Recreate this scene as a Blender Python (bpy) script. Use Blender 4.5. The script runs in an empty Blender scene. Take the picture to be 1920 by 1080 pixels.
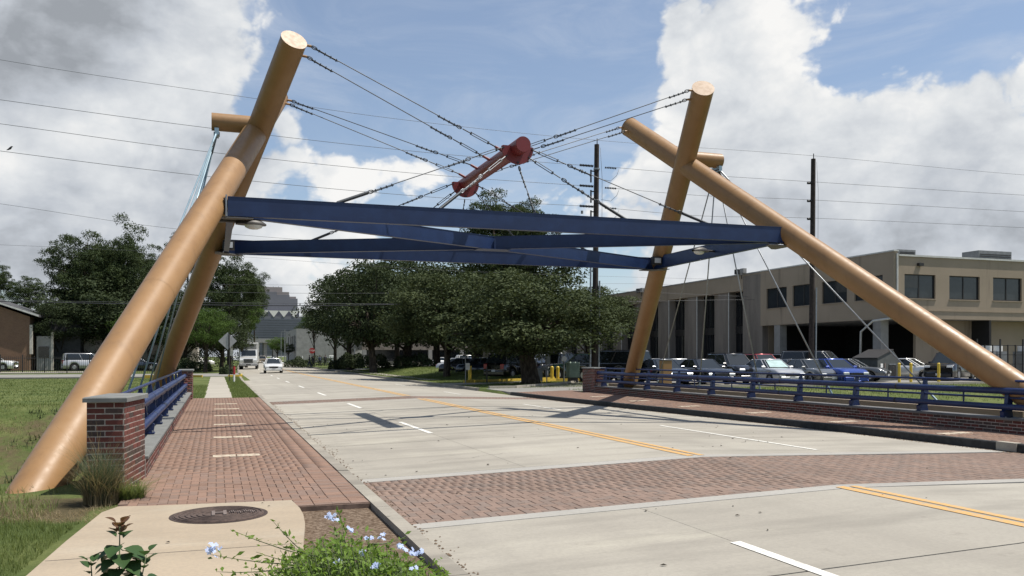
import bpy, math, random
import numpy as np
from mathutils import Vector, Matrix, noise
rnd = random.Random(7)
rng = np.random.default_rng(7)
R = math.radians
scene = bpy.context.scene
COL = scene.collection

# ------------------------------------------------------------------ camera
F, VX, HY, EYE = 1600.0, 405.0, 668.0, 1.75
PSI = math.atan((960 - VX) / F)
CP, SP = math.cos(PSI), math.sin(PSI)
cam_d = bpy.data.cameras.new('camera')
cam = bpy.data.objects.new('camera', cam_d)
COL.objects.link(cam)
cam.location = (0, 0, EYE)
cam.rotation_euler = (R(90), 0, -PSI)
cam_d.sensor_width = 36
cam_d.lens = 36 * F / 1920
cam_d.shift_y = (HY - 540) / 1920
cam_d.clip_end = 6000
cam_d.clip_start = 0.1
scene.camera = cam

# ------------------------------------------------------------------ survey helpers (photo pixel -> place on a known plane)
def ray(x, y):
    u, v = (x - 960) / F, (HY - y) / F
    return Vector((u * CP + SP, CP - u * SP, v))
def atZ(x, y, z=0.0):
    r = ray(x, y); t = (z - EYE) / r.z
    return Vector((r.x * t, r.y * t, z))
def atY(x, y, Y):
    r = ray(x, y); t = Y / r.y
    return Vector((r.x * t, Y, EYE + r.z * t))
def atX(x, y, X):
    r = ray(x, y); t = X / r.x
    return Vector((X, r.y * t, EYE + r.z * t))
def atD(x, y, d):
    r = ray(x, y)
    return Vector((r.x * d, r.y * d, EYE + r.z * d))

# ------------------------------------------------------------------ sun, sky, exposure
SUNV = Vector((2.9, -0.88, 6.75)).normalized()
sun_d = bpy.data.lights.new('sun', 'SUN')
sun = bpy.data.objects.new('sun', sun_d)
COL.objects.link(sun)
sun_d.energy = 4.9
sun_d.angle = R(0.53)
sun_d.color = (1.0, 0.95, 0.87)
sun.rotation_euler = SUNV.to_track_quat('Z', 'Y').to_euler()
SUN_EL = math.asin(SUNV.z)
SUN_ROT = math.atan2(SUNV.x, SUNV.y)
scene.view_settings.view_transform = 'Standard'
scene.view_settings.look = 'None'
scene.view_settings.exposure = 0.45
scene.view_settings.gamma = 1.0
scene.view_settings.use_curve_mapping = False

world = bpy.data.worlds.new('World')
scene.world = world
world.use_nodes = True
wn, wl = world.node_tree.nodes, world.node_tree.links
wn.clear()
def W(t, **k):
    n = wn.new(t)
    for a, b in k.items(): setattr(n, a, b)
    return n
def wset(sock, v):
    if hasattr(v, 'is_output'): wl.new(v, sock)
    else: sock.default_value = v
def wm(op, a, b=None, c=None, clamp=False):
    n = W('ShaderNodeMath', operation=op); n.use_clamp = clamp
    wset(n.inputs[0], a)
    if b is not None: wset(n.inputs[1], b)
    if c is not None: wset(n.inputs[2], c)
    return n.outputs[0]
def wrange(v, a, b, c=0.0, d=1.0, smooth=True):
    n = W('ShaderNodeMapRange', interpolation_type='SMOOTHSTEP' if smooth else 'LINEAR')
    wset(n.inputs[0], v); n.inputs[1].default_value = a; n.inputs[2].default_value = b
    n.inputs[3].default_value = c; n.inputs[4].default_value = d
    return n.outputs[0]
def wmix(f, a, b):
    n = W('ShaderNodeMix', data_type='RGBA'); wset(n.inputs[0], f)
    wset(n.inputs[6], a); wset(n.inputs[7], b)
    return n.outputs[2]
tc = W('ShaderNodeTexCoord')
nrm = W('ShaderNodeVectorMath', operation='NORMALIZE'); wl.new(tc.outputs['Generated'], nrm.inputs[0])
DIR = nrm.outputs[0]
def wnoise(scale, detail, rough, off=(0, 0, 0), stretch=1.6, dist=0.0, lac=2.0):
    mp = W('ShaderNodeMapping'); wl.new(DIR, mp.inputs[0])
    mp.inputs[1].default_value = off; mp.inputs[3].default_value = (1, 1, stretch)
    n = W('ShaderNodeTexNoise'); wl.new(mp.outputs[0], n.inputs['Vector'])
    n.inputs['Scale'].default_value = scale; n.inputs['Detail'].default_value = detail
    n.inputs['Roughness'].default_value = rough; n.inputs['Distortion'].default_value = dist
    n.inputs['Lacunarity'].default_value = lac
    return n.outputs['Fac']
def blob(px, py, sig_px, w):
    d = ray(px, py).normalized()
    n = W('ShaderNodeVectorMath', operation='DOT_PRODUCT'); wl.new(DIR, n.inputs[0]); n.inputs[1].default_value = d
    k = 1.0 / ((sig_px / F) ** 2) * 2.0
    e = wm('SUBTRACT', n.outputs['Value'], 1.0)
    e = wm('MULTIPLY', e, k)
    e = wm('EXPONENT', e)
    return wm('MULTIPLY', e, w)
def wsum(l):
    s = l[0]
    for q in l[1:]: s = wm('ADD', s, q)
    return s
sky = W('ShaderNodeTexSky', sky_type='NISHITA')
sky.sun_disc = False
sky.sun_elevation = SUN_EL
sky.sun_rotation = SUN_ROT
sky.air_density = 1.0; sky.dust_density = 0.6; sky.ozone_density = 1.6
sky.altitude = 20
# where the clouds of the afternoon stand (directions), broken up by noise
cover = wsum([
    blob(880, 110, 300, -0.62), blob(640, 200, 150, -0.42), blob(1090, 190, 150, -0.30), blob(480, 205, 60, -0.34),
    blob(350, 170, 70, -0.22), blob(1000, 30, 150, -0.25),
    blob(1720, 40, 130, -0.46), blob(1560, 100, 60, -0.20), blob(1890, 10, 110, -0.36), blob(1600, 160, 50, -0.18),
    blob(700, 30, 70, 0.42), blob(880, 0, 60, 0.32), blob(1330, 110, 110, 0.38), blob(1260, 60, 50, 0.25), blob(1280, 230, 80, 0.32),
    blob(1480, 300, 240, 0.32), blob(1800, 260, 170, 0.32), blob(660, 320, 60, 0.36), blob(780, 320, 55, 0.38), blob(620, 300, 40, 0.2), blob(980, 330, 120, 0.30),
    blob(250, 40, 300, 0.36), blob(200, 330, 280, 0.36), blob(530, 235, 38, 0.34),
    blob(1300, 480, 420, 0.3), blob(500, 480, 420, 0.35), blob(1900, 480, 420, 0.25)])
n_big = wnoise(3.2, 2.0, 0.5, (3.1, 1.7, 0.4), 2.0)
n_mid = wnoise(9.0, 9.0, 0.58, (1.3, 5.2, 2.2), 1.5, 0.25)
puff = W('ShaderNodeTexVoronoi', feature='SMOOTH_F1')
mpv = W('ShaderNodeMapping'); wl.new(DIR, mpv.inputs[0]); mpv.inputs[3].default_value = (1, 1, 1.25)
wv = W('ShaderNodeTexNoise'); wl.new(DIR, wv.inputs['Vector']); wv.inputs['Scale'].default_value = 14; wv.inputs['Detail'].default_value = 5
av = W('ShaderNodeVectorMath', operation='MULTIPLY_ADD'); wl.new(wv.outputs['Color'], av.inputs[0]); av.inputs[1].default_value = (0.09,) * 3
wl.new(mpv.outputs[0], av.inputs[2]); wl.new(av.outputs[0], puff.inputs['Vector'])
puff.inputs['Scale'].default_value = 15; puff.inputs['Smoothness'].default_value = 0.35
puff.inputs['Detail'].default_value = 3.0; puff.inputs['Roughness'].default_value = 0.55
pf = wm('SUBTRACT', 0.55, puff.outputs['Distance'])
dens = wm('ADD', cover, wm('MULTIPLY', wm('SUBTRACT', n_big, 0.5), 0.7))
dens = wm('ADD', dens, wm('MULTIPLY', wm('SUBTRACT', n_mid, 0.5), 0.78))
dens = wm('ADD', dens, wm('MULTIPLY', pf, 0.30))
dens = wm('ADD', dens, 0.05)
alpha = wrange(dens, 0.10, 0.24)
# lighting of the clouds: bright crisp edges, greyer thick bodies, dark bellies
n_sh = wnoise(5.5, 7.0, 0.55, (7.3, 2.2, 4.1), 1.9, 0.3)
n_sh2 = wnoise(17.0, 6.0, 0.6, (2.3, 8.2, 1.1), 1.5, 0.2)
body = wrange(dens, 0.18, 0.95)
sh = wm('ADD', wm('MULTIPLY', n_sh, 0.85), wm('MULTIPLY', n_sh2, 0.30))
sh = wm('ADD', sh, wm('MULTIPLY', pf, 0.28))
sh = wm('SUBTRACT', sh, wm('MULTIPLY', body, 0.22))
sh = wm('ADD', sh, wsum([blob(150, 100, 100, -0.34), blob(40, 110, 80, -0.14), blob(420, 60, 140, 0.16), blob(120, 440, 110, -0.10), blob(1000, 430, 300, 0.12), blob(1450, 430, 200, 0.12), blob(1330, 110, 160, 0.24),
    blob(1500, 150, 260, 0.10), blob(1560, 330, 150, -0.16), blob(1330, 230, 110, -0.10), blob(1800, 400, 150, -0.08), blob(1430, 60, 120, 0.10), blob(700, 320, 130, 0.26), blob(1640, 350, 80, 0.22), blob(1850, 230, 120, 0.14),
    blob(200, 210, 130, 0.26), blob(120, 290, 180, 0.20), blob(1700, 260, 260, 0.08), blob(700, 560, 260, 0.12), blob(60, 20, 120, 0.12)]))
shade = wrange(sh, 0.20, 0.78, 0.0, 1.0, False)
ramp = W('ShaderNodeValToRGB'); wl.new(shade, ramp.inputs[0])
cr = ramp.color_ramp
cr.elements[0].position = 0.0; cr.elements[0].color = (0.34, 0.365, 0.40, 1)
cr.elements[1].position = 1.0; cr.elements[1].color = (0.94, 0.935, 0.92, 1)
e = cr.elements.new(0.35); e.color = (0.55, 0.585, 0.635, 1)
e = cr.elements.new(0.68); e.color = (0.74, 0.765, 0.79, 1)
cirr = wrange(wnoise(4.0, 8.0, 0.62, (4.0, 0.3, 2.0), 3.2, 1.2), 0.38, 0.78, 0.16, 0.55)
bg1 = W('ShaderNodeBackground')
hs = W('ShaderNodeHueSaturation'); wl.new(sky.outputs[0], hs.inputs['Color']); hs.inputs['Saturation'].default_value = 1.0
wl.new(hs.outputs[0], bg1.inputs[0]); bg1.inputs[1].default_value = 0.10
bg2 = W('ShaderNodeBackground'); wl.new(ramp.outputs[0], bg2.inputs[0]); bg2.inputs[1].default_value = 1.0
bgc = W('ShaderNodeBackground'); bgc.inputs[0].default_value = (0.62, 0.68, 0.78, 1); bgc.inputs[1].default_value = 1.0
WS = 0.73
bg1.inputs[1].default_value = 0.125 * WS; bg2.inputs[1].default_value = WS; bgc.inputs[1].default_value = WS
m0 = W('ShaderNodeMixShader'); wl.new(cirr, m0.inputs[0]); wl.new(bg1.outputs[0], m0.inputs[1]); wl.new(bgc.outputs[0], m0.inputs[2])
mx = W('ShaderNodeMixShader'); wl.new(alpha, mx.inputs[0]); wl.new(m0.outputs[0], mx.inputs[1]); wl.new(bg2.outputs[0], mx.inputs[2])
wo = W('ShaderNodeOutputWorld'); wl.new(mx.outputs[0], wo.inputs[0])
world.cycles.sampling_method = 'MANUAL'; world.cycles.sample_map_resolution = 1024
scene.cycles.max_bounces = 6
scene.cycles.transparent_max_bounces = 12

# ------------------------------------------------------------------ materials
M = {}
ALB = 0.76   # photo exposed a little brighter than exposure 0: albedos kept at real-world level
class NT:
    def __init__(s, name):
        s.m = bpy.data.materials.new(name); s.m.use_nodes = True
        s.n, s.l = s.m.node_tree.nodes, s.m.node_tree.links
        s.b = s.n['Principled BSDF']
        M[name] = s.m
    def node(s, t, **k):
        n = s.n.new(t)
        for a, b in k.items(): setattr(n, a, b)
        return n
    def set(s, sock, v):
        if hasattr(v, 'is_output'): s.l.new(v, sock)
        else: sock.default_value = v
    def coord(s, kind='Object', scale=(1, 1, 1), world=False):
        if world: o = s.node('ShaderNodeNewGeometry').outputs['Position']
        else: o = s.node('ShaderNodeTexCoord').outputs[kind]
        mp = s.node('ShaderNodeMapping'); s.l.new(o, mp.inputs[0]); mp.inputs[3].default_value = scale
        return mp.outputs[0]
    def noise(s, vec, scale, detail=4, rough=0.55, dist=0):
        n = s.node('ShaderNodeTexNoise'); s.l.new(vec, n.inputs['Vector'])
        n.inputs['Scale'].default_value = scale; n.inputs['Detail'].default_value = detail
        n.inputs['Roughness'].default_value = rough; n.inputs['Distortion'].default_value = dist
        return n.outputs['Fac']
    def rng(s, v, a, b, c=0.0, d=1.0):
        n = s.node('ShaderNodeMapRange', interpolation_type='SMOOTHSTEP'); s.set(n.inputs[0], v)
        for i, q in enumerate((a, b, c, d)): n.inputs[i + 1].default_value = q
        return n.outputs[0]
    def mix(s, f, a, b, mode='MIX'):
        n = s.node('ShaderNodeMix', data_type='RGBA', blend_type=mode); s.set(n.inputs[0], f)
        for i, q in ((6, a), (7, b)): s.set(n.inputs[i], q if hasattr(q, 'is_output') else (*q, 1) if len(q) == 3 else q)
        return n.outputs[2]
    def math(s, op, a, b=0.0):
        n = s.node('ShaderNodeMath', operation=op); s.set(n.inputs[0], a); s.set(n.inputs[1], b); return n.outputs[0]
    def bump(s, h, strength=0.3, dist=0.01):
        n = s.node('ShaderNodeBump'); s.l.new(h, n.inputs['Height']); n.inputs['Strength'].default_value = strength
        n.inputs['Distance'].default_value = dist; s.l.new(n.outputs[0], s.b.inputs['Normal'])
    def fin(s, col, rough=0.6, metal=0.0, spec=0.5):
        k = 1.0 if any(q in s.m.name for q in ('paint_', 'glass', 'petal', 'lens', 'white_', 'rim', 'yellow_line', 'shrub', 'post_', 'cream')) else ALB
        if k < 1:
            if hasattr(col, 'is_output'): col = s.mix(1.0, col, (k, k, k), 'MULTIPLY')
            else: col = tuple(q * k for q in col)
        s.set(s.b.inputs['Base Color'], col if hasattr(col, 'is_output') else (*col, 1)); s.set(s.b.inputs['Roughness'], rough)
        s.b.inputs['Metallic'].default_value = metal; s.b.inputs['Specular IOR Level'].default_value = spec
        return s.m
def simple(name, col, rough=0.5, metal=0.0, spec=0.5, var=0.12, scale=3.0, dirt=None):
    t = NT(name); v = t.coord(world=True)
    n = t.noise(v, scale, 6, 0.6)
    c = t.mix(t.rng(n, 0.3, 0.7), tuple(q * (1 - var) for q in col), tuple(min(1, q * (1 + var)) for q in col))
    if dirt:
        d = t.rng(t.noise(v, scale * 0.6, 8, 0.7), 0.55, 0.72)
        c = t.mix(t.math('MULTIPLY', d, dirt[1]), c, dirt[0])
    return t.fin(c, rough, metal, spec)
def tint_col(t, base, var, alts=()):
    """per-piece colour: object random times a per-face tint attribute"""
    oi = t.node('ShaderNodeObjectInfo').outputs['Random']
    at = t.node('ShaderNodeAttribute', attribute_name='tint').outputs['Fac']
    r = t.math('FRACT', t.math('ADD', oi, at))
    rp = t.node('ShaderNodeValToRGB'); t.l.new(r, rp.inputs[0]); rp.color_ramp.interpolation = 'CONSTANT'
    cols = []
    for k in range(12):
        a = alts[k % len(alts)] if alts and k % 3 == 1 else base
        f = 1 + var * ((k * 7 % 12) / 5.5 - 1)
        cols.append(tuple(q * f for q in a))
    el = rp.color_ramp.elements
    el[0].color = (*cols[0], 1); el[0].position = 0
    el[1].color = (*cols[1], 1); el[1].position = 1 / 12
    for k in range(2, 12):
        e = el.new(k / 12); e.color = (*cols[k], 1)
    return rp.outputs[0]
# tan painted steel
t = NT('tan_paint'); v = t.coord('Object', (1, 1, 1), True)
n = t.noise(v, 1.2, 6, 0.6); n2 = t.noise(v, 9, 6, 0.6)
c = t.mix(t.rng(n, 0.35, 0.7), (0.325, 0.182, 0.076), (0.365, 0.210, 0.092))
c = t.mix(t.rng(n2, 0.60, 0.78, 0, 0.25), c, (0.22, 0.13, 0.065))
c = t.mix(t.rng(t.noise(t.coord(world=True, scale=(1.5, 1.5, 0.35)), 2.2, 9, 0.7), 0.50, 0.72, 0, 0.38), c, (0.20, 0.115, 0.055))
c = t.mix(t.rng(t.noise(v, 0.5, 5, 0.6), 0.55, 0.75, 0, 0.35), c, (0.45, 0.29, 0.16))
t.fin(c, t.rng(n2, 0.3, 0.7, 0.40, 0.52), 0, 0.4)
# blue painted steel, chalky
t = NT('blue_paint'); v = t.coord('Object', (1, 1, 1), True)
n = t.noise(v, 2.5, 8, 0.65); n2 = t.noise(v, 14, 5, 0.6)
c = t.mix(t.rng(n, 0.35, 0.7), (0.006, 0.023, 0.088), (0.011, 0.035, 0.120))
c = t.mix(t.rng(n2, 0.62, 0.8, 0, 0.3), c, (0.05, 0.07, 0.12)); t.fin(c, 0.45)
simple('blue_rail', (0.010, 0.026, 0.105), 0.42, var=0.2, scale=4, dirt=((0.10, 0.12, 0.16), 0.4))
simple('red_paint', (0.20, 0.022, 0.024), 0.45, var=0.12)
simple('dark_steel', (0.055, 0.06, 0.065), 0.45, 0.5)
simple('wire', (0.09, 0.095, 0.10), 0.5, 0.3)
simple('galvanised', (0.36, 0.38, 0.40), 0.45, 0.5, var=0.15, scale=8)
simple('bluish_steel', (0.30, 0.42, 0.50), 0.4, 0.3)
simple('grey_plate', (0.16, 0.155, 0.15), 0.7, 0.1, dirt=((0.08, 0.07, 0.06), 0.6))
# concrete of the road slabs
def road_concrete(name, a, b, st=1.0):
    t = NT(name); v = t.coord(world=True)
    big = t.noise(v, 0.22, 5, 0.6, 0.6); fine = t.noise(v, 26, 4, 0.7)
    vs = t.coord(world=True, scale=(0.35, 1.6, 1)); streak = t.noise(vs, 0.8, 6, 0.62)
    vy = t.coord(world=True, scale=(1.6, 0.06, 1)); track = t.noise(vy, 0.9, 3, 0.5)
    oi = t.node('ShaderNodeObjectInfo').outputs['Random']
    c = t.mix(t.rng(big, 0.3, 0.72), a, b)
    c = t.mix(t.rng(streak, 0.42, 0.66, 0, 0.55 * st), c, tuple(q * 0.64 for q in a))
    vl = t.coord(world=True, scale=(0.22, 0.9, 1)); c = t.mix(t.rng(t.noise(vl, 0.9, 7, 0.6, 0.4), 0.52, 0.70, 0, 0.5 * st), c, (0.56, 0.525, 0.43))
    c = t.mix(t.rng(track, 0.45, 0.75, 0, 0.30 * st), c, tuple(q * 0.70 for q in a))
    c = t.mix(t.rng(t.noise(v, 2.3, 9, 0.72), 0.60, 0.72, 0, 0.28 * st), c, (0.12, 0.10, 0.08))
    c = t.mix(t.rng(oi, 0, 1, 0, 0.16), c, tuple(q * 0.62 for q in a))
    c = t.mix(t.rng(fine, 0.35, 0.7, 0.0, 0.22), c, (0.20, 0.185, 0.165))
    vo = t.node('ShaderNodeTexVoronoi', feature='F1'); t.l.new(v, vo.inputs['Vector']); vo.inputs['Scale'].default_value = 1.1
    spot = t.rng(vo.outputs['Distance'], 0.03, 0.05, 0.75, 0.0)
    c = t.mix(t.math('MULTIPLY', spot, t.rng(t.noise(v, 1.7, 2), 0.5, 0.62)), c, (0.04, 0.035, 0.03))
    t.bump(fine, 0.25, 0.004); t.fin(c, 0.85, 0, 0.3)
road_concrete('road_concrete', (0.385, 0.355, 0.30), (0.455, 0.425, 0.36))
road_concrete('band_concrete', (0.40, 0.385, 0.35), (0.45, 0.43, 0.39), 0.5)
road_concrete('pad_concrete', (0.42, 0.34, 0.245), (0.48, 0.39, 0.28), 0.6)
road_concrete('path_concrete', (0.42, 0.385, 0.32), (0.47, 0.43, 0.36), 0.5)
road_concrete('lot_concrete', (0.26, 0.25, 0.23), (0.32, 0.31, 0.28), 0.8)
road_concrete('kerb_concrete', (0.33, 0.30, 0.25), (0.42, 0.385, 0.32), 1.3)
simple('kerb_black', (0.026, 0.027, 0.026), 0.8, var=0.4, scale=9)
simple('joint_filler', (0.05, 0.045, 0.04), 0.95, var=0.4, scale=6)
simple('coping_stone', (0.19, 0.195, 0.185), 0.8, var=0.15, scale=5, dirt=((0.14, 0.14, 0.13), 0.6))
def pavers(name, base, var, alts):
    t = NT(name); c = tint_col(t, base, var, alts); v = t.coord(world=True)
    c = t.mix(t.rng(t.noise(v, 0.7, 7, 0.65), 0.42, 0.72, 0, 0.45), c, tuple(q * 0.62 for q in base))
    c = t.mix(t.rng(t.noise(v, 40, 4, 0.7), 0.35, 0.75, 0, 0.3), c, (0.36, 0.27, 0.2))
    c = t.mix(t.rng(t.noise(v, 3.5, 8, 0.7), 0.63, 0.74, 0, 0.5), c, (0.42, 0.36, 0.28))
    t.bump(t.noise(v, 60, 3), 0.2, 0.003); t.fin(c, 0.88, 0, 0.25)
pavers('walk_paver', (0.265, 0.165, 0.122), 0.10, [(0.29, 0.185, 0.14), (0.235, 0.16, 0.128), (0.285, 0.165, 0.115)])
pavers('cross_paver', (0.255, 0.180, 0.145), 0.09, [(0.29, 0.185, 0.145), (0.215, 0.165, 0.14), (0.265, 0.195, 0.16)])
t = NT('wall_brick'); c = tint_col(t, (0.150, 0.048, 0.038), 0.20, [(0.125, 0.05, 0.042), (0.085, 0.06, 0.052), (0.165, 0.052, 0.040)])
v = t.coord(world=True); c = t.mix(t.rng(t.noise(v, 30, 5, 0.7), 0.4, 0.75, 0, 0.3), c, (0.24, 0.12, 0.09))
t.bump(t.noise(v, 90, 3), 0.3, 0.003); t.fin(c, 0.85, 0, 0.25)
simple('mortar', (0.50, 0.43, 0.37), 0.95, var=0.2, scale=12)
simple('sand_joint', (0.19, 0.13, 0.10), 0.95, var=0.3, scale=12)
t = NT('yellow_line'); v = t.coord(world=True)
c = t.mix(t.rng(t.noise(v, 12, 8, 0.75), 0.46, 0.62, 0, 0.75), (0.50, 0.285, 0.085), (0.30, 0.26, 0.19)); t.fin(c, 0.7)
t = NT('white_line'); v = t.coord(world=True)
c = t.mix(t.rng(t.noise(v, 14, 8, 0.75), 0.48, 0.64, 0, 0.7), (0.62, 0.61, 0.56), (0.36, 0.33, 0.28)); t.fin(c, 0.7)
t = NT('cream_block'); v = t.coord(world=True)
c = t.mix(t.rng(t.noise(v, 16, 8, 0.75), 0.44, 0.60, 0, 0.85), (0.46, 0.41, 0.31), (0.22, 0.13, 0.10)); t.fin(c, 0.8)
simple('yellow_kerb', (0.60, 0.42, 0.05), 0.7, var=0.2, scale=5, dirt=((0.25, 0.2, 0.08), 0.5))
# ground
t = NT('grass_ground'); v = t.coord(world=True)
c = t.mix(t.rng(t.noise(v, 0.5, 7, 0.65), 0.35, 0.68), (0.085, 0.115, 0.035), (0.17, 0.19, 0.068))
c = t.mix(t.rng(t.noise(v, 9, 6, 0.7), 0.35, 0.75, 0, 0.6), c, (0.05, 0.075, 0.022))
att = t.node('ShaderNodeAttribute', attribute_name='bare').outputs['Fac']
bn = t.math('ADD', att, t.math('MULTIPLY', t.math('SUBTRACT', t.noise(v, 0.9, 8, 0.7), 0.5), 1.7))
c = t.mix(t.rng(bn, 0.40, 0.78), c, t.mix(t.noise(v, 6, 6, 0.7), (0.05, 0.045, 0.024), (0.17, 0.135, 0.075)))
t.bump(t.noise(v, 25, 5, 0.7), 0.7, 0.03); t.fin(c, 0.95, 0, 0.1)
t = NT('soil'); v = t.coord(world=True)
c = t.mix(t.rng(t.noise(v, 25, 8, 0.75), 0.4, 0.62), (0.10, 0.068, 0.045), (0.25, 0.19, 0.14)); t.bump(t.noise(v, 30, 6), 0.8, 0.02); t.fin(c, 0.95, 0, 0.1)
def leafmat(name, a, b, trans=0.25, rough=0.75, oscale=0.5):
    t = NT(name); v = t.coord(world=True)
    at = t.node('ShaderNodeAttribute', attribute_name='tint').outputs['Fac']
    oi = t.node('ShaderNodeObjectInfo').outputs['Random']
    f = t.math('ADD', t.math('MULTIPLY', at, 0.6), t.math('MULTIPLY', t.rng(t.noise(v, oscale, 3), 0.3, 0.7), 0.4))
    c = t.mix(f, a, b)
    c = t.mix(t.math('MULTIPLY', oi, 0.22), c, tuple(q * 0.6 for q in a))
    t.fin(c, rough, 0, 0.12)
    tr = t.node('ShaderNodeBsdfTranslucent'); t.l.new(t.mix(0.5, c, (b[0] * 1.4, b[1] * 1.4, b[2] * 0.8)), tr.inputs[0])
    ms = t.node('ShaderNodeMixShader'); ms.inputs[0].default_value = trans
    t.l.new(t.b.outputs[0], ms.inputs[1]); t.l.new(tr.outputs[0], ms.inputs[2])
    t.l.new(ms.outputs[0], t.n['Material Output'].inputs[0])
leafmat('oak_leaf', (0.034, 0.050, 0.020), (0.098, 0.120, 0.052), 0.12)
leafmat('dark_leaf', (0.025, 0.038, 0.017), (0.068, 0.090, 0.040), 0.12)
leafmat('pine_leaf', (0.028, 0.048, 0.022), (0.085, 0.112, 0.042), 0.15)
leafmat('bright_leaf', (0.045, 0.085, 0.020), (0.105, 0.165, 0.042), 0.28)
leafmat('shrub_leaf', (0.055, 0.12, 0.02), (0.20, 0.29, 0.055), 0.3, 0.45, 5)
leafmat('sapling_leaf', (0.05, 0.10, 0.035), (0.10, 0.165, 0.065), 0.2, 0.35, 5)
leafmat('red_leaf', (0.12, 0.06, 0.035), (0.20, 0.11, 0.06), 0.25, 0.4, 5)
leafmat('grass_blade', (0.085, 0.125, 0.035), (0.21, 0.25, 0.085), 0.3, 0.6, 1)
leafmat('blue_grass', (0.055, 0.085, 0.045), (0.125, 0.155, 0.095), 0.25, 0.6, 4)
leafmat('dry_grass', (0.17, 0.125, 0.07), (0.42, 0.34, 0.21), 0.25, 0.7, 4)
leafmat('petal', (0.42, 0.50, 0.78), (0.68, 0.74, 0.90), 0.3, 0.6, 5)
t = NT('bark'); v = t.coord(world=True, scale=(1, 1, 0.3))
c = t.mix(t.rng(t.noise(v, 9, 6, 0.7), 0.35, 0.7), (0.035, 0.028, 0.022), (0.11, 0.09, 0.07)); t.bump(t.noise(v, 14, 6), 0.8, 0.03); t.fin(c, 0.95, 0, 0.1)
simple('stem_green', (0.10, 0.13, 0.05), 0.7)
simple('pole_wood', (0.045, 0.032, 0.026), 0.9, var=0.4, scale=6)
# buildings
t = NT('stucco'); v = t.coord(world=True)
c = t.mix(t.rng(t.noise(v, 0.35, 7, 0.6), 0.3, 0.7), (0.40, 0.325, 0.24), (0.46, 0.37, 0.275))
vs = t.coord(world=True, scale=(1.2, 1.2, 0.12)); c = t.mix(t.rng(t.noise(vs, 1.3, 7, 0.65), 0.54, 0.74, 0, 0.5), c, (0.17, 0.135, 0.105)); t.fin(c, 0.9, 0, 0.2)
t = NT('aggregate'); v = t.coord(world=True)
vs = t.coord(world=True, scale=(1, 1, 0.15)); c = t.mix(t.rng(t.noise(vs, 1.1, 7, 0.65), 0.35, 0.72), (0.30, 0.26, 0.22), (0.18, 0.155, 0.13))
c = t.mix(t.rng(t.noise(v, 22, 4, 0.7), 0.35, 0.7, 0, 0.5), c, (0.36, 0.315, 0.27)); t.fin(c, 0.95, 0, 0.2)
simple('dark_glass', (0.012, 0.014, 0.016), 0.08, 0.0, 0.6, var=0.3)
simple('tinted_glass', (0.03, 0.035, 0.04), 0.12, 0.0, 0.5)
simple('pane_blind', (0.075, 0.072, 0.066), 0.25)
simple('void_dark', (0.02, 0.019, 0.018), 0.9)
simple('frame_metal', (0.045, 0.042, 0.04), 0.5, 0.3)
simple('white_metal', (0.55, 0.54, 0.50), 0.5)
simple('pale_concrete', (0.34, 0.33, 0.31), 0.85, var=0.15, scale=1)
simple('roof_shingle', (0.065, 0.065, 0.068), 0.95, var=0.3, scale=2)
t = NT('house_brick'); v = t.coord(world=True)
bt = t.node('ShaderNodeTexBrick'); vm = t.node('ShaderNodeMapping'); t.l.new(t.node('ShaderNodeNewGeometry').outputs['Position'], vm.inputs[0]); vm.inputs[2].default_value = (R(90), 0, 0)
t.l.new(vm.outputs[0], bt.inputs['Vector']); bt.inputs['Scale'].default_value = 4.5; bt.inputs['Color1'].default_value = (0.27, 0.155, 0.10, 1); bt.inputs['Color2'].default_value = (0.19, 0.105, 0.07, 1)
bt.inputs['Mortar'].default_value = (0.28, 0.22, 0.17, 1); bt.inputs['Mortar Size'].default_value = 0.02
c = t.mix(t.rng(t.noise(v, 1.2, 5), 0.3, 0.7, 0, 0.45), bt.outputs[0], (0.31, 0.20, 0.125)); t.fin(c, 0.95, 0, 0.1)
simple('trim_paint', (0.48, 0.44, 0.38), 0.7)
simple('tower_grey', (0.20, 0.20, 0.225), 0.7, var=0.08, scale=0.05)  # tower colours lightened to stand in for distance haze
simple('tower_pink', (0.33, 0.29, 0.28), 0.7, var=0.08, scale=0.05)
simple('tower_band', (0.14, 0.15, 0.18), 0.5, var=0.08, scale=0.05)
# vehicles
def carpaint(name, col, metal=0.3, rough=0.25):
    t = NT(name); t.fin(col, rough, metal, 0.5); t.b.inputs['Coat Weight'].default_value = 0.8; t.b.inputs['Coat Roughness'].default_value = 0.06
for nm, cc in dict(white=(0.72, 0.72, 0.70), silver=(0.40, 0.41, 0.42), grey=(0.11, 0.115, 0.12), black=(0.010, 0.010, 0.012), navy=(0.018, 0.028, 0.045),
                   blue=(0.012, 0.045, 0.26), red=(0.24, 0.012, 0.014), green=(0.010, 0.035, 0.025), tan=(0.30, 0.26, 0.20)).items():
    carpaint('paint_' + nm, cc)
t = NT('car_glass'); t.fin((0.014, 0.018, 0.02), 0.05, 0.0, 0.7)
simple('sunshade', (0.45, 0.60, 0.58), 0.3, 0.5)
simple('tyre', (0.018, 0.018, 0.018), 0.85)
simple('rim', (0.38, 0.38, 0.39), 0.35, 0.8)
simple('lamp_lens', (0.60, 0.62, 0.62), 0.15, 0.1)
simple('tail_lens', (0.28, 0.012, 0.012), 0.25)
simple('black_plastic', (0.015, 0.015, 0.016), 0.5)
simple('plate_white', (0.62, 0.62, 0.62), 0.5)
simple('sign_red', (0.42, 0.03, 0.03), 0.5)
simple('sign_back', (0.42, 0.42, 0.42), 0.5, 0.4)
simple('post_white', (0.70, 0.69, 0.66), 0.6)
simple('post_yellow', (0.62, 0.43, 0.04), 0.5)
simple('rust_iron', (0.105, 0.072, 0.058), 0.75, 0.2, var=0.35, scale=20)
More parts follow.
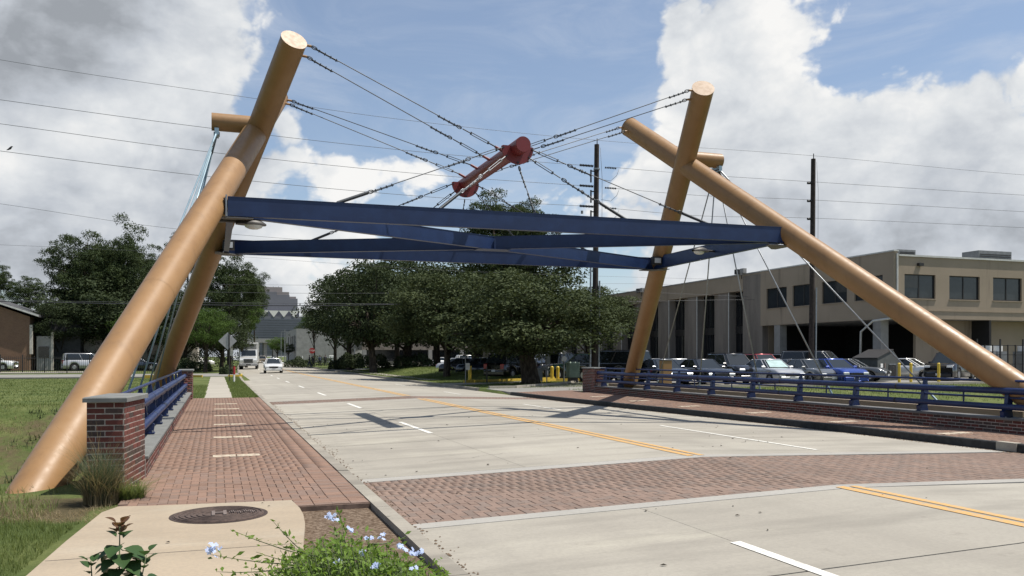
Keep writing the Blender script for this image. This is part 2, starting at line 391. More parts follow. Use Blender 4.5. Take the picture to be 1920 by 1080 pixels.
simple('rust_dark', (0.055, 0.036, 0.03), 0.85, 0.1, var=0.3, scale=20)
simple('rust_light', (0.24, 0.19, 0.165), 0.6, 0.3, var=0.2, scale=30)
simple('box_green', (0.24, 0.33, 0.26), 0.6)
simple('box_grey', (0.26, 0.27, 0.27), 0.6, 0.2)
simple('bin_dark', (0.085, 0.09, 0.085), 0.7)
simple('skin', (0.28, 0.16, 0.11), 0.6)
simple('cloth_dark', (0.03, 0.032, 0.04), 0.9)
simple('cloth_blue', (0.05, 0.07, 0.12), 0.9)
simple('feather', (0.02, 0.02, 0.022), 0.7)

# ------------------------------------------------------------------ mesh builder
class MB:
    def __init__(s): s.v = []; s.f = []; s.sm = []; s.mi = []
    def add(s, vs, fs, smooth=False, mi=0):
        o = len(s.v); s.v += [tuple(q) for q in vs]
        for q in fs: s.f.append(tuple(o + i for i in q)); s.sm.append(smooth); s.mi.append(mi)
        return s
    def box(s, c, d, rz=0.0, mat=None, mi=0):
        x, y, z = d[0] / 2, d[1] / 2, d[2] / 2
        P = [(-x, -y, -z), (x, -y, -z), (x, y, -z), (-x, y, -z), (-x, -y, z), (x, -y, z), (x, y, z), (-x, y, z)]
        if mat is None:
            cs, sn = math.cos(rz), math.sin(rz)
            P = [(c[0] + p[0] * cs - p[1] * sn, c[1] + p[0] * sn + p[1] * cs, c[2] + p[2]) for p in P]
        else: P = [tuple(mat @ Vector(p) + Vector(c)) for p in P]
        return s.add(P, [(0, 3, 2, 1), (4, 5, 6, 7), (0, 1, 5, 4), (1, 2, 6, 5), (2, 3, 7, 6), (3, 0, 4, 7)], mi=mi)
    def bevbox(s, c, d, b=0.01, mi=0):
        """box with chamfered top"""
        x, y, z = d[0] / 2, d[1] / 2, d[2] / 2
        P = [(-x, -y, -z), (x, -y, -z), (x, y, -z), (-x, y, -z), (-x, -y, z - b), (x, -y, z - b), (x, y, z - b), (-x, y, z - b),
             (-x + b, -y + b, z), (x - b, -y + b, z), (x - b, y - b, z), (-x + b, y - b, z)]
        P = [(c[0] + p[0], c[1] + p[1], c[2] + p[2]) for p in P]
        return s.add(P, [(0, 3, 2, 1), (8, 9, 10, 11)] + [q for k in range(4) for q in ((k, (k + 1) % 4, 4 + (k + 1) % 4, 4 + k), (4 + k, 4 + (k + 1) % 4, 8 + (k + 1) % 4, 8 + k))], mi=mi)
    def cyl(s, a, b, r0, r1=None, n=12, caps=True, smooth=True, mi=0):
        a, b = Vector(a), Vector(b); r1 = r0 if r1 is None else r1
        q = (b - a).to_track_quat('Z', 'Y').to_matrix()
        ring = [q @ Vector((math.cos(2 * math.pi * k / n), math.sin(2 * math.pi * k / n), 0)) for k in range(n)]
        P = [a + w * r0 for w in ring] + [b + w * r1 for w in ring]
        s.add(P, [(k, (k + 1) % n, n + (k + 1) % n, n + k) for k in range(n)], smooth, mi)
        if caps:
            s.add([a + w * r0 for w in ring], [tuple(range(n))[::-1]], False, mi)
            s.add([b + w * r1 for w in ring], [tuple(range(n))], False, mi)
        return s
    def tube(s, pts, r, n=6, mi=0):
        pts = [Vector(p) for p in pts]; rs = r if isinstance(r, (list, tuple)) else [r] * len(pts)
        rings = []; up = None
        for i, p in enumerate(pts):
            d = (pts[min(i + 1, len(pts) - 1)] - pts[max(i - 1, 0)]).normalized()
            ref = up if up is not None else (Vector((0, 0, 1)) if abs(d.z) < 0.9 else Vector((1, 0, 0)))
            x = d.cross(ref).normalized(); y = x.cross(d).normalized(); up = y
            rings.append([p + (x * math.cos(2 * math.pi * k / n) + y * math.sin(2 * math.pi * k / n)) * rs[i] for k in range(n)])
        P = [q for g in rings for q in g]
        fs = [(i * n + k, i * n + (k + 1) % n, (i + 1) * n + (k + 1) % n, (i + 1) * n + k) for i in range(len(pts) - 1) for k in range(n)]
        fs += [tuple(range(n))[::-1], tuple((len(pts) - 1) * n + k for k in range(n))]
        return s.add(P, fs, True, mi)
    def prism(s, poly, z0, z1, mi=0):
        n = len(poly)
        zf0 = z0 if callable(z0) else (lambda x, y: z0); zf1 = z1 if callable(z1) else (lambda x, y: z1)
        P = [(x, y, zf0(x, y)) for x, y in poly] + [(x, y, zf1(x, y)) for x, y in poly]
        return s.add(P, [tuple(range(n))[::-1], tuple(range(n, 2 * n))] + [(k, (k + 1) % n, n + (k + 1) % n, n + k) for k in range(n)], mi=mi)
    def ext(s, poly, o, ux, uy, depth, mi=0):
        """extrude a 2D outline in plane (o,ux,uy) by vector depth"""
        o, ux, uy, depth = Vector(o), Vector(ux), Vector(uy), Vector(depth); n = len(poly)
        P = [o + ux * a + uy * b for a, b in poly]; P += [p + depth for p in P]
        return s.add(P, [tuple(range(n))[::-1], tuple(range(n, 2 * n))] + [(k, (k + 1) % n, n + (k + 1) % n, n + k) for k in range(n)], mi=mi)
    def mesh(s, name, mats, off=(0, 0, 0), tint=None):
        me = bpy.data.meshes.new(name)
        me.from_pydata([(p[0] - off[0], p[1] - off[1], p[2] - off[2]) for p in s.v], [], s.f)
        for m in (mats if isinstance(mats, (list, tuple)) else [mats]): me.materials.append(M[m])
        me.polygons.foreach_set('use_smooth', s.sm); me.polygons.foreach_set('material_index', s.mi)
        me.update()
        return me
    def build(s, name, mats, parent=None, tag_=None, loc=None):
        off = parent['_o'] if parent is not None and '_o' in parent else (loc or (0, 0, 0))
        o = bpy.data.objects.new(name, s.mesh(name, mats, off)); COL.objects.link(o)
        if parent is not None:
            o.parent = parent
            o['_o'] = off
        else:
            o.location = off; o['_o'] = tuple(off)
        if tag_: tag(o, **tag_)
        return o
def tag(o, label=None, cat=None, group=None, kind=None):
    if label: o['label'] = label
    if cat: o['category'] = cat
    if group: o['group'] = group
    if kind: o['kind'] = kind
    return o
def empty(name, loc, label=None, cat=None, group=None, rz=0.0, local=False, kind=None):
    o = bpy.data.objects.new(name, None); COL.objects.link(o); o.location = loc; o.rotation_euler = (0, 0, rz)
    o.empty_display_size = 0.2
    o['_o'] = (0, 0, 0) if local else tuple(loc)
    return tag(o, label, cat, group, kind)
def struct(o): o['kind'] = 'structure'; return o
def kids(o): return [c for c in ALL_KIDS.get(o.name, [])]
def copy_tree(o, loc, rz=0.0, label=None, group=None, sc=1.0, mats=None):
    """copy a thing with its parts and sub-parts"""
    def rec(src, par):
        c = src.copy(); COL.objects.link(c); c.parent = par
        for ch in list(src.children): rec(ch, c)
        return c
    c = rec(o, None); c.location = loc; c.rotation_euler = (0, 0, rz); c.scale = (sc,) * 3 if not hasattr(sc, '__len__') else sc
    if label: c['label'] = label
    if group: c['group'] = group
    return c
def mesh_np(name, V, Fc, mat, tint=None, smooth=False):
    """V (n,3), Fc (m,k) -> mesh, fast"""
    me = bpy.data.meshes.new(name); n, k = Fc.shape
    me.vertices.add(len(V)); me.vertices.foreach_set('co', np.asarray(V, np.float32).ravel())
    me.loops.add(n * k); me.loops.foreach_set('vertex_index', Fc.astype(np.int32).ravel())
    me.polygons.add(n); me.polygons.foreach_set('loop_start', np.arange(0, n * k, k, dtype=np.int32))
    if tint is not None:
        a = me.attributes.new('tint', 'FLOAT', 'FACE'); a.data.foreach_set('value', np.asarray(tint, np.float32))
    me.materials.append(M[mat]); me.update(calc_edges=True)
    if smooth: me.polygons.foreach_set('use_smooth', [True] * n)
    return me

# ================================================================== GROUND, ROAD, WALKS
XC = 7.3
KL = [(-12, 1.77), (60, 1.77)]
def shift(Y): return 1.5e-4 * max(0.0, Y - 60) ** 2
def kl(Y): return 1.77 + shift(Y) + (0.6 * min(1, max(0, (Y - 60) / 60)))
KR_PTS = [(-12, 15.6), (5, 14.2), (11, 13.76), (18, 13.55), (24, 13.1), (30, 12.6), (36, 12.4), (60, 12.25), (95, 12.45), (400, 12.6)]
def kr(Y):
    for (a, b), (c, d) in zip(KR_PTS, KR_PTS[1:]):
        if Y <= c: return b + (d - b) * max(0, (Y - a)) / (c - a) + shift(Y)
    return KR_PTS[-1][1] + shift(Y)
def xc(Y): return XC + shift(Y)
def zr(X, Y=0): return 0.155 * max(0.0, 1 - abs(X - xc(Y)) / 5.6)
def lanes(Y): return [kl(Y), (kl(Y) + xc(Y)) / 2 - 0.12, xc(Y), xc(Y) + 2.83, kr(Y)]

# base sheet of the road (joint filler) and the far road
road = MB()
Ys = list(range(-12, 72, 6)) + list(range(72, 200, 8)) + list(range(200, 400, 20))
for a, b in zip(Ys, Ys[1:]):
    la, lb = lanes(a), lanes(b)
    for k in range(4):
        dz = 0.02 if a < 66 else 0.0
        road.add([(la[k], a, zr(la[k], a) - dz), (la[k + 1], a, zr(la[k + 1], a) - dz), (lb[k + 1], b, zr(lb[k + 1], b) - dz), (lb[k], b, zr(lb[k], b) - dz)],
                 [(0, 1, 2, 3)], mi=0 if a < 66 else 1)
road_o = struct(road.build('road', ['joint_filler', 'road_concrete']))
def slab(x0f, x1f, y0, y1, mat, name, g=0.008, top=0.0, parent=None):
    m = MB(); n = 2
    P = []
    g2 = g * 1.6 if g > 0.005 else g
    ys = [y0 + g2, (y0 + y1) / 2, y1 - g2]
    for y in ys:
        xa, xb = x0f(y) + g * 0.35, x1f(y) - g * 0.35
        P += [(xa, y, zr(xa, y) + top), (xb, y, zr(xb, y) + top)]
    Q = [(x, y, z - 0.02) for x, y, z in P]
    m.add(P + Q, [(0, 1, 3, 2), (2, 3, 5, 4), (1, 0, 6, 7), (4, 5, 11, 10), (0, 2, 8, 6), (2, 4, 10, 8), (3, 1, 7, 9), (5, 3, 9, 11)])
    return m.build(name, mat, parent or road_o)
CW0, CB0, CB1, CW1 = 8.44, 8.70, 11.78, 12.10          # near brick crossing: kerb bands and brick field
lane_f = [lambda y, k=k: lanes(y)[k] for k in range(5)]
yj = [-12, -6.3, -0.4, 5.53, CW0]
yk = [CW1, 16.6, 22.0, 27.4, 31.6]
yl = [33.9, 39.9, 45.9, 51.9, 57.9, 66.0]
for seq in (yj, yk, yl):
    for a, b in zip(seq, seq[1:]):
        for k in range(4): slab(lane_f[k], lane_f[k + 1], a, b, 'road_concrete', 'concrete_slab')
for a, b in ((CW0, CB0), (CB1, CW1), (31.6, 31.82), (33.68, 33.9)):
    for k in (0, 2): slab(lane_f[k], lane_f[k + 2] if k == 0 else lane_f[4], a, b, 'band_concrete', 'concrete_band', 0.004, 0.001)

# -------- pavers: herringbone field; nearest pieces are parts, the rest joined
PAV = {}
def paver_mesh(w, l, h=0.03):
    k = (w, l)
    if k not in PAV:
        PAV[k] = MB().bevbox((0, 0, -h / 2), (w - 0.006, l - 0.006, h), 0.004)
    return PAV[k]
def herring(x0, x1, y0, y1, u=0.1):
    """herringbone of 0.1 x 0.2 pieces clipped to whole pieces in the box"""
    out = []
    nx, ny = int((x1 - x0) / u) + 4, int((y1 - y0) / u) + 4
    for j in range(-4, ny):
        for i in range(-4, nx):
            q = (i - j) % 4
            if q == 0: out.append((x0 + i * u, y0 + j * u, 2 * u, u))
            elif q == 3:
                out.append((x0 + i * u, y0 + (j - 1) * u, u, 2 * u)) if False else None
    return [o for o in out if o]
def herring2(x0, x1, y0, y1, u=0.1):
    out = []; ny = int((y1 - y0) / u) + 2; nx = int((x1 - x0) / u) + 2
    for j in range(-2, ny):
        for i in range(-2, nx):
            q = (i + j) % 4
            if q == 0: c = (i, j, 2, 1)
            elif q == 2: c = (i, j, 1, 2)
            else: continue
            out.append(c)
    res = []
    for i, j, w, l in out:
        a, b = x0 + i * u, y0 + j * u; c, d = a + w * u, b + l * u
        a2, b2, c2, d2 = max(a, x0), max(b, y0), min(c, x1), min(d, y1)
        if c2 - a2 > 0.03 and d2 - b2 > 0.03: res.append((a2, b2, c2 - a2, d2 - b2))
    return res
def lay(pieces, parent, mat, zf, near_n=300, name='paver', clipf=None):
    P = []
    for (a, b, w, l) in pieces:
        cx, cy = a + w / 2, b + l / 2
        if clipf and not clipf(cx, cy): continue
        P.append((cx, cy, w, l))
    def size(p):
        d = p[1] * CP + p[0] * SP
        if d < 1: return 0
        s = 960 + F * (p[0] * CP - p[1] * SP) / d
        yy = HY + F * EYE / d
        return 1 / d + (0 if -20 < s < 1940 and yy < 1100 else -10)
    P.sort(key=size, reverse=True)
    meshes = {}
    for i, (cx, cy, w, l) in enumerate(P[:near_n]):
        k = (round(w, 3), round(l, 3))
        if k not in meshes: meshes[k] = paver_mesh(*k).mesh(name, mat)
        o = bpy.data.objects.new(name, meshes[k]); COL.objects.link(o); o.parent = parent
        o.location = (cx - parent.location.x, cy - parent.location.y, zf(cx, cy) - parent.location.z + rnd.uniform(-0.003, 0.003))
        sl = (zf(cx + 0.1, cy) - zf(cx - 0.1, cy)) / 0.2
        o.rotation_euler = (rnd.uniform(-0.012, 0.012), -math.atan(sl) + rnd.uniform(-0.012, 0.012), rnd.uniform(-0.01, 0.01))
    rest = P[near_n:]
    if rest:
        A = np.array(rest); n = len(A); g = 0.003; b = 0.004
        z = np.array([zf(q[0], q[1]) for q in rest]) + rng.uniform(-0.0025, 0.0025, n)
        hx, hy = A[:, 2] / 2 - g, A[:, 3] / 2 - g
        V = np.zeros((n, 8, 3))
        for k, (sx, sy) in enumerate(((-1, -1), (1, -1), (1, 1), (-1, 1))):
            V[:, k, 0] = A[:, 0] + sx * hx; V[:, k, 1] = A[:, 1] + sy * hy; V[:, k, 2] = z - 0.02
            V[:, k + 4, 0] = A[:, 0] + sx * (hx - b); V[:, k + 4, 1] = A[:, 1] + sy * (hy - b); V[:, k + 4, 2] = z
        f = np.array([(4, 5, 6, 7), (0, 1, 5, 4), (1, 2, 6, 5), (2, 3, 7, 6), (3, 0, 4, 7)])
        Fc = (np.arange(n)[:, None, None] * 8 + f[None]).reshape(-1, 4)
        me = mesh_np(name + '_field', V.reshape(-1, 3), Fc, mat, tint=np.repeat(rng.random(n), 5))
        o = bpy.data.objects.new(name + '_field', me); COL.objects.link(o); o.parent = parent
        o.location = -parent.location; o['kind'] = 'stuff'

# brick crossing in the road
crossing = MB()
for a, b in ((CB0, CB1), (31.82, 33.68)):
    for k in range(4):
        xs = lambda y, k=k: (lanes(y)[k], lanes(y)[k + 1])
        xa, xb = xs(a); xa2, xb2 = xs(b)
        crossing.add([(xa, a, zr(xa) - 0.012), (xb, a, zr(xb) - 0.012), (xb2, b, zr(xb2) - 0.012), (xa2, b, zr(xa2) - 0.012)], [(0, 1, 2, 3)])
cross_o = struct(crossing.build('brick_crossing', 'sand_joint'))
pcs = herring2(1.79, 14.2, CB0 + 0.005, CB1 - 0.005)
lay(pcs, cross_o, 'cross_paver', lambda x, y: zr(x, y), 300, 'paver', lambda x, y: x < kr(y) - 0.1)
lay(herring2(1.79, 13.0, 31.83, 33.67), cross_o, 'cross_paver', lambda x, y: zr(x, y), 0, 'far_paver', lambda x, y: x < kr(y) - 0.1)

# kerbs
def kerb(name, pts, side, w=0.16, h0=-0.05, h1=0.16, mat='kerb_concrete', seg=3.0):
    """pts: gutter line; body extends to `side` (-1 left, +1 right)"""
    root = struct(MB().prism([(pts[0][0], pts[0][1]), (pts[0][0] + side * w, pts[0][1]), (pts[-1][0] + side * w, pts[-1][1]), (pts[-1][0], pts[-1][1])], -0.3, -0.25).build(name, 'joint_filler', loc=(0, 0, 0)))
    for (x0, y0), (x1, y1) in zip(pts, pts[1:]):
        L = math.hypot(x1 - x0, y1 - y0); n = max(1, int(round(L / seg)))
        for k in range(n):
            a, b = k / n, (k + 1) / n
            ax, ay = x0 + (x1 - x0) * a, y0 + (y1 - y0) * a; bx, by = x0 + (x1 - x0) * b, y0 + (y1 - y0) * b
            g = 0.006; j = rnd.uniform(-0.004, 0.004)
            m = MB(); c = 0.025
            prof = [(0, h0), (side * 0.012, h1 - c), (side * c, h1 + j), (side * w, h1 + j), (side * w, h0)]
            m.ext(prof, (ax, ay + g, 0), (1, 0, 0), (0, 0, 1), (bx - ax, by - ay - 2 * g, 0))
            m.build('kerbstone', mat, root)
    return root
kerb('left_kerb', [(1.77, y) for y in (-6, 12.0, 34.6)], -1, 0.17)
kerb('left_verge_kerb', [(kl(y), y) for y in (34.7, 46, 60, 72)], -1, 0.17)
kerb('left_far_kerb', [(kl(y), y) for y in (86, 110, 140, 180, 240)], -1, 0.17, seg=12)
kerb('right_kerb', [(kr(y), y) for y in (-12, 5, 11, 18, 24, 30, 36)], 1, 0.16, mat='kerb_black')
kerb('right_verge_kerb', [(kr(y), y) for y in (41, 60, 95)], 1, 0.16)
kerb('right_far_kerb', [(kr(y), y) for y in (112, 140, 180, 240)], 1, 0.16, seg=12)
MB().box((kr(11.9) + 0.07, 11.85, 0.09), (0.165, 0.42, 0.156)).build('kerb_patch', 'path_concrete', bpy.data.objects['right_kerb'])

# left brick footway on the bridge
ZS = 0.155
def rect(x0, x1, y0, y1): return [(x0, y0), (x1, y0), (x1, y1), (x0, y1)]
lw = struct(MB().prism([(-1.02, 9.6), (0.79, 9.35), (1.59, 9.33), (1.59, 34.5), (-0.75, 34.5), (-0.92, 10.9)], -0.05, ZS - 0.012).build('brick_footway', 'sand_joint'))
lay([p for p in herring2(-1.3, 1.19, 9.74, 34.5)], lw, 'walk_paver', lambda x, y: ZS, 300, 'paver',
    lambda x, y: x > (-0.98 if y < 10.9 else -0.93) and not (abs(x - 0.31) < 0.36 and any(abs(y - b) < 0.15 for b in (14.4, 17.72, 21.05, 24.2, 27.25, 30.1))))
brd = []
yy = 9.36
while yy < 34.45:
    for k in range(2): brd.append((1.19 + 0.2 * k, yy, 0.2, 0.1))
    yy += 0.1
yy = 9.36
while yy < 9.70: brd += [(0.80 + 0.2 * k, yy, 0.2, 0.1) for k in range(2)]; yy += 0.1
lay(brd, lw, 'walk_paver', lambda x, y: ZS + 0.001, 70, 'border_paver')
for b in (14.4, 17.72, 21.05, 24.2, 27.25, 30.1):
    for s in (-1, 1):
        MB().bevbox((0.31 + s * 0.185, b, ZS - 0.008), (0.35, 0.27, 0.03), 0.004).build('marker_block', 'cream_block', lw)
# front concrete pad with rounded corner, and the path it belongs to
padp = [(-1.62, 4.0), (0.55, 4.0), (0.62, 6.6), (0.72, 7.6), (0.80, 8.3), (0.83, 8.8), (0.83, 9.2), (0.79, 9.72), (0.0, 9.78), (-0.72, 9.86), (-0.98, 9.9), (-1.10, 9.6), (-1.22, 8.2), (-1.30, 7.0), (-1.5, 5.5)]
pad = struct(MB().prism(padp, -0.05, ZS + 0.004).build('concrete_pad', 'pad_concrete'))
for yj_ in (7.45,):
    MB().box((-0.28, yj_, ZS + 0.0045), (1.95, 0.008, 0.002)).build('pad_joint', 'joint_filler', pad)
struct(MB().prism(rect(0.5, 1.62, 4.0, 9.36), -0.1, 0.09).build('planting_bed_soil', 'soil'))
# right brick footway
def zrw(x, y): return 0.15 + 0.05 * min(1, max(0, (x - kr(y)) / 2.5))
m = MB()
ys = [-5, 5, 11, 18, 24, 30, 35.9]
for a, b in zip(ys, ys[1:]):
    m.add([(kr(a) + 0.15, a, zrw(kr(a), a) - 0.014), (15.4, a, 0.186), (15.4, b, 0.186), (kr(b) + 0.15, b, zrw(kr(b), b) - 0.014)], [(0, 1, 2, 3)])
rw = struct(m.build('right_brick_footway', 'sand_joint'))
lay(herring2(12.5, 15.32, 8.0, 35.8), rw, 'walk_paver', zrw, 0, 'paver', lambda x, y: x > kr(y) + 0.2)
for b in (13.6, 16.9, 20.3, 23.6, 27.0, 30.3):
    for s in (-1, 1):
        x = 14.35 - (b > 22) * 0.25 + s * 0.185
        MB().bevbox((x, b, zrw(x, b) - 0.006), (0.35, 0.27, 0.03), 0.004).build('marker_block', 'cream_block', rw)
# manhole cover on the pad
mh = empty('manhole_cover', (0.03, 9.05, ZS), 'round rusty iron manhole cover with raised rings set in the tan concrete pad', 'manhole cover')
MB().cyl((0.03, 9.05, ZS - 0.03), (0.03, 9.05, ZS + 0.008), 0.47, n=48, smooth=False).build('frame_ring', 'rust_dark', mh)
MB().cyl((0.03, 9.05, ZS), (0.03, 9.05, ZS + 0.013), 0.435, n=48, smooth=False).build('lid', 'rust_iron', mh)
for r_ in (0.15, 0.205, 0.26, 0.315, 0.37, 0.415):
    m = MB(); n = 48
    P = []
    for k in range(n):
        a = 2 * math.pi * k / n
        for rr, zz in ((r_ - 0.011, 0.012), (r_ - 0.007, 0.022), (r_ + 0.007, 0.022), (r_ + 0.011, 0.012)):
            P.append((0.03 + rr * math.cos(a), 9.05 + rr * math.sin(a), ZS + zz))
    m.add(P, [(k * 4 + j, k * 4 + j + 1, ((k + 1) % n) * 4 + j + 1, ((k + 1) % n) * 4 + j) for k in range(n) for j in range(3)], False)
    m.build('raised_ring', 'rust_iron', mh)
m = MB()   # raised letter on the lid
for dx in (-0.055, 0.055): m.box((0.03 + dx, 9.05, ZS + 0.022), (0.032, 0.24, 0.014))
m.box((0.03, 9.05 + 0.02, ZS + 0.022), (0.09, 0.04, 0.0135)); m.build('letter_h', 'rust_light', mh)
m = MB()
for k in range(13): m.box((0.13 + 0.02 * k, 9.06 + 0.03 * math.sin(k), ZS + 0.025), (0.008, 0.06 + 0.03 * (k % 3), 0.008), rz=0.1)
m.build('raised_marks', 'rust_light', mh)

# painted lines (sheets 4 mm up)
def line_strip(name, mat, xf, w, y0, y1, step=3.0):
    m = MB(); n = max(1, int((y1 - y0) / step)); ys = [y0 + (y1 - y0) * k / n for k in range(n + 1)]
    for a, b in zip(ys, ys[1:]):
        P = []
        for y in (a, b):
            for sx in (-w / 2, w / 2):
                x = xf(y) + sx; P.append((x, y, zr(x, y) + 0.006))
        m.add(P, [(0, 1, 3, 2)])
    return struct(m.build(name, mat))
for a, b in ((-10, CW0 + 0.1), (CW1 - 0.1, 31.5), (34.0, 170)):
    line_strip('yellow_centre_line', 'yellow_line', lambda y: xc(y) - 0.10, 0.125, a, b)
    line_strip('yellow_centre_line', 'yellow_line', lambda y: xc(y) + 0.10, 0.125, a, b)
lf = lambda y: lanes(y)[1]
for a, b in ((3.2, 6.6), (18.1, 21.4), (27.6, 30.5), (37.0, 40.0), (46.5, 49.5), (56, 59), (65.5, 68.5), (75, 78), (84.5, 87.5), (97, 100), (110, 113)):
    line_strip('white_lane_dash', 'white_line', lf, 0.11, a, b)
for a, b in ((12.6, 18.3), (24.5, 28.0), (36.0, 39.0), (47.5, 50.5), (59, 62), (71, 74), (84, 87)):
    line_strip('white_lane_dash', 'white_line', lambda y: xc(y) + 2.83, 0.10, a, b)

r5 = random.Random(21); ck = None
for (cx_, cy_, a_, L_) in ((8.8, 7.2, 0.5, 1.6), (3.2, 13.4, 0.25, 1.8), (6.0, 15.6, -0.2, 2.4), (9.5, 14.0, 0.3, 2.6), (3.0, 19.3, 0.1, 2.0), (5.6, 24.5, 0.1, 2.6), (9.8, 20.6, 0.6, 2.0)):
    m = MB(); x_, y_ = cx_, cy_; P = []
    n_ = 14
    for k in range(n_):
        w_ = 0.004 * (0.4 + r5.random()); P += [(x_ - w_ * math.sin(a_), y_ + w_ * math.cos(a_)), (x_ + w_ * math.sin(a_), y_ - w_ * math.cos(a_))]
        a2_ = a_ + r5.uniform(-0.7, 0.7); x_ += math.cos(a2_) * L_ / n_; y_ += math.sin(a2_) * L_ / n_
    m.add([(x, y, zr(x, y) + 0.005) for x, y in P], [(2 * k, 2 * k + 1, 2 * k + 3, 2 * k + 2) for k in range(n_ - 1)])
    o = m.build('sealed_crack', 'joint_filler', ck or road_o)
# gutter grit along both kerbs
for nm_, fx, sg_ in (('gutter_grit', kl, 1), ('gutter_grit', kr, -1)):
    m = MB()
    for k in range(2600):
        y_ = r5.uniform(5, 34); x_ = fx(y_) + sg_ * (0.01 + abs(r5.gauss(0, 0.10))); s_ = r5.uniform(0.006, 0.02); z_ = zr(x_, y_) + 0.004
        m.add([(x_ - s_, y_, z_), (x_, y_ - s_, z_), (x_ + s_, y_ + s_ * .3, z_), (x_, y_ + s_, z_ + s_ * 0.4)], [(0, 1, 2, 3)])
    o = m.build(nm_, 'soil', road_o); o['kind'] = 'stuff'

# terrain
def sstep(a, b, x):
    t_ = min(1, max(0, (x - a) / (b - a))); return t_ * t_ * (3 - 2 * t_)
def chan(Y, a, b, depth):   # bayou profile
    return -depth * sstep(a, a + 6.5, Y) * (1 - sstep(b - 8, b, Y))
def ground(X, Y):
    s = shift(Y)
    if kl(Y) - 0.08 < X < kr(Y) + 0.08: return -0.3
    if X <= kl(Y):
        if Y > 34.6 or Y < 9.2: z = 0.135
        else: z = 0.12
        if X > 0.42 and Y < 9.5: return -0.3
        if X > -1.5 and Y < 34.6: z = 0.11
        z += -0.09 * sstep(-1.5, -5, X) + 0.035 * noise.noise((X * 0.6, Y * 0.6, 0)) * sstep(-1.4, -3, X)
        k = sstep(-1.45, -3.4, X)
        z += chan(Y, 12.3, 33.0, 2.1) * k
        if Y > 60: z += 0.0
        return z
    if Y < 36: 
        if X < 15.42: return -0.1
        return 0.12 + chan(Y, 10.0, 34.0, 1.6) * sstep(15.6, 18.5, X) + 0.03 * noise.noise((X * 0.6, Y * 0.6, 4))
    z = 0.135
    if X > kr(Y) + 2 and Y > 55: z += 0.55 * sstep(0, 5, X - kr(Y) - 2) * sstep(52, 60, Y) * (1 - sstep(20.5, 23, X - s)) * (1 - sstep(95, 105, Y))
    return z
xs = sorted(set([-900, -500, -260, -160, -110, -80, -60, -48] + list(np.arange(-40, -12, 1.5)) + list(np.arange(-12, -3.4, 0.5)) + list(np.arange(-3.4, -0.9, 0.16)) + [-0.86, -0.84, -0.5, 0.5, 1.4, 1.66, 1.72]
    + [4, 8, 12] + list(np.arange(12.3, 17, 0.2)) + list(np.arange(17, 32, 0.8)) + list(np.arange(32, 60, 3)) + [70, 100, 160, 260, 500, 900]))
ysg = sorted(set([-60, -20, -5, 0, 2] + list(np.arange(3, 14, 0.25)) + list(np.arange(14, 37, 0.5)) + [34.59, 34.62, 35.98, 36.02] + list(np.arange(37, 64, 1.5)) + list(np.arange(64, 130, 4)) + [140, 155, 170, 190, 210, 240, 280, 340, 420, 600, 900, 1600, 3000]))
V = np.array([(x, y, ground(x, y)) for y in ysg for x in xs]); nx = len(xs)
Fq = np.array([(j * nx + i, j * nx + i + 1, (j + 1) * nx + i + 1, (j + 1) * nx + i) for j in range(len(ysg) - 1) for i in range(nx - 1)])
me = mesh_np('ground', V, Fq, 'grass_ground', smooth=True)
bare = np.zeros(len(V))
for i, (x, y, z) in enumerate(V):
    b = 0
    if x < -1.2 and 9.0 < y < 34: b = 0.42 * sstep(-0.05, -0.5, z) + 0.45 * sstep(9.0, 9.9, y) * (1 - sstep(10.8, 12.2, y)) + (0.45 if -3.2 < x < -1.2 and 9.4 < y < 11 else 0)
    if x < -1.2 and 25 < y < 33: b += 0.2
    if x > 15.4 and y < 36: b = 0.25
    bare[i] = b
a = me.attributes.new('bare', 'FLOAT', 'POINT'); a.data.foreach_set('value', bare.astype(np.float32))
g_o = bpy.data.objects.new('ground', me); COL.objects.link(g_o); struct(g_o)
# concrete footway beyond the bridge, left
m = MB()
yy = 34.62
for k in range(7):
    L = 5.2 if k < 6 else 4.0; e0 = yy; e1 = yy + L - 0.02
    m2 = MB().prism([(-0.42, e0), (0.58, e0), (0.62, e1), (-0.38, e1)], 0.0, 0.160 + rnd.uniform(-0.003, 0.003))
    if k == 0: lp = struct(m2.build('concrete_footpath', 'path_concrete'))
    else: m2.build('path_slab', 'path_concrete', lp)
    yy += L
struct(MB().prism([(-20, 73.5), (-9, 72.5), (-1, 72.2), (kl(74) - 0.1, 71.6), (kl(84) - 0.1, 85.6), (-1, 84), (-9, 84), (-20, 85)], 0.0, 0.150).build('side_street_left', 'lot_concrete'))
def low_kerb(name, pts, mat='yellow_kerb', h=0.30, w=0.16):
    m = MB()
    for a, b in zip(pts, pts[1:]):
        a, b = Vector((*a, 0.0)), Vector((*b, 0.0)); d = (b - a).normalized(); p = Vector((-d.y, d.x, 0)) * w / 2
        m.add([a - p, a + p, b + p, b - p, a - p * .8 + Vector((0, 0, h)), a + p * .8 + Vector((0, 0, h)), b + p * .8 + Vector((0, 0, h)), b - p * .8 + Vector((0, 0, h))],
              [(0, 3, 2, 1), (4, 5, 6, 7), (0, 1, 5, 4), (1, 2, 6, 5), (2, 3, 7, 6), (3, 0, 4, 7)])
    return struct(m.build(name, mat))
low_kerb('yellow_kerb_line', [(-5.2, 71.6), (-3.2, 71.2), (-1.0, 69.8)])
low_kerb('yellow_kerb_line', [(0.9, 70.2), (1.9, 70.4), (2.0, 74)])
low_kerb('field_path', [(-40, 42.5), (-26, 41.2), (-14, 40.4), (-9.6, 40.6)], 'path_concrete', 0.10, 0.55)
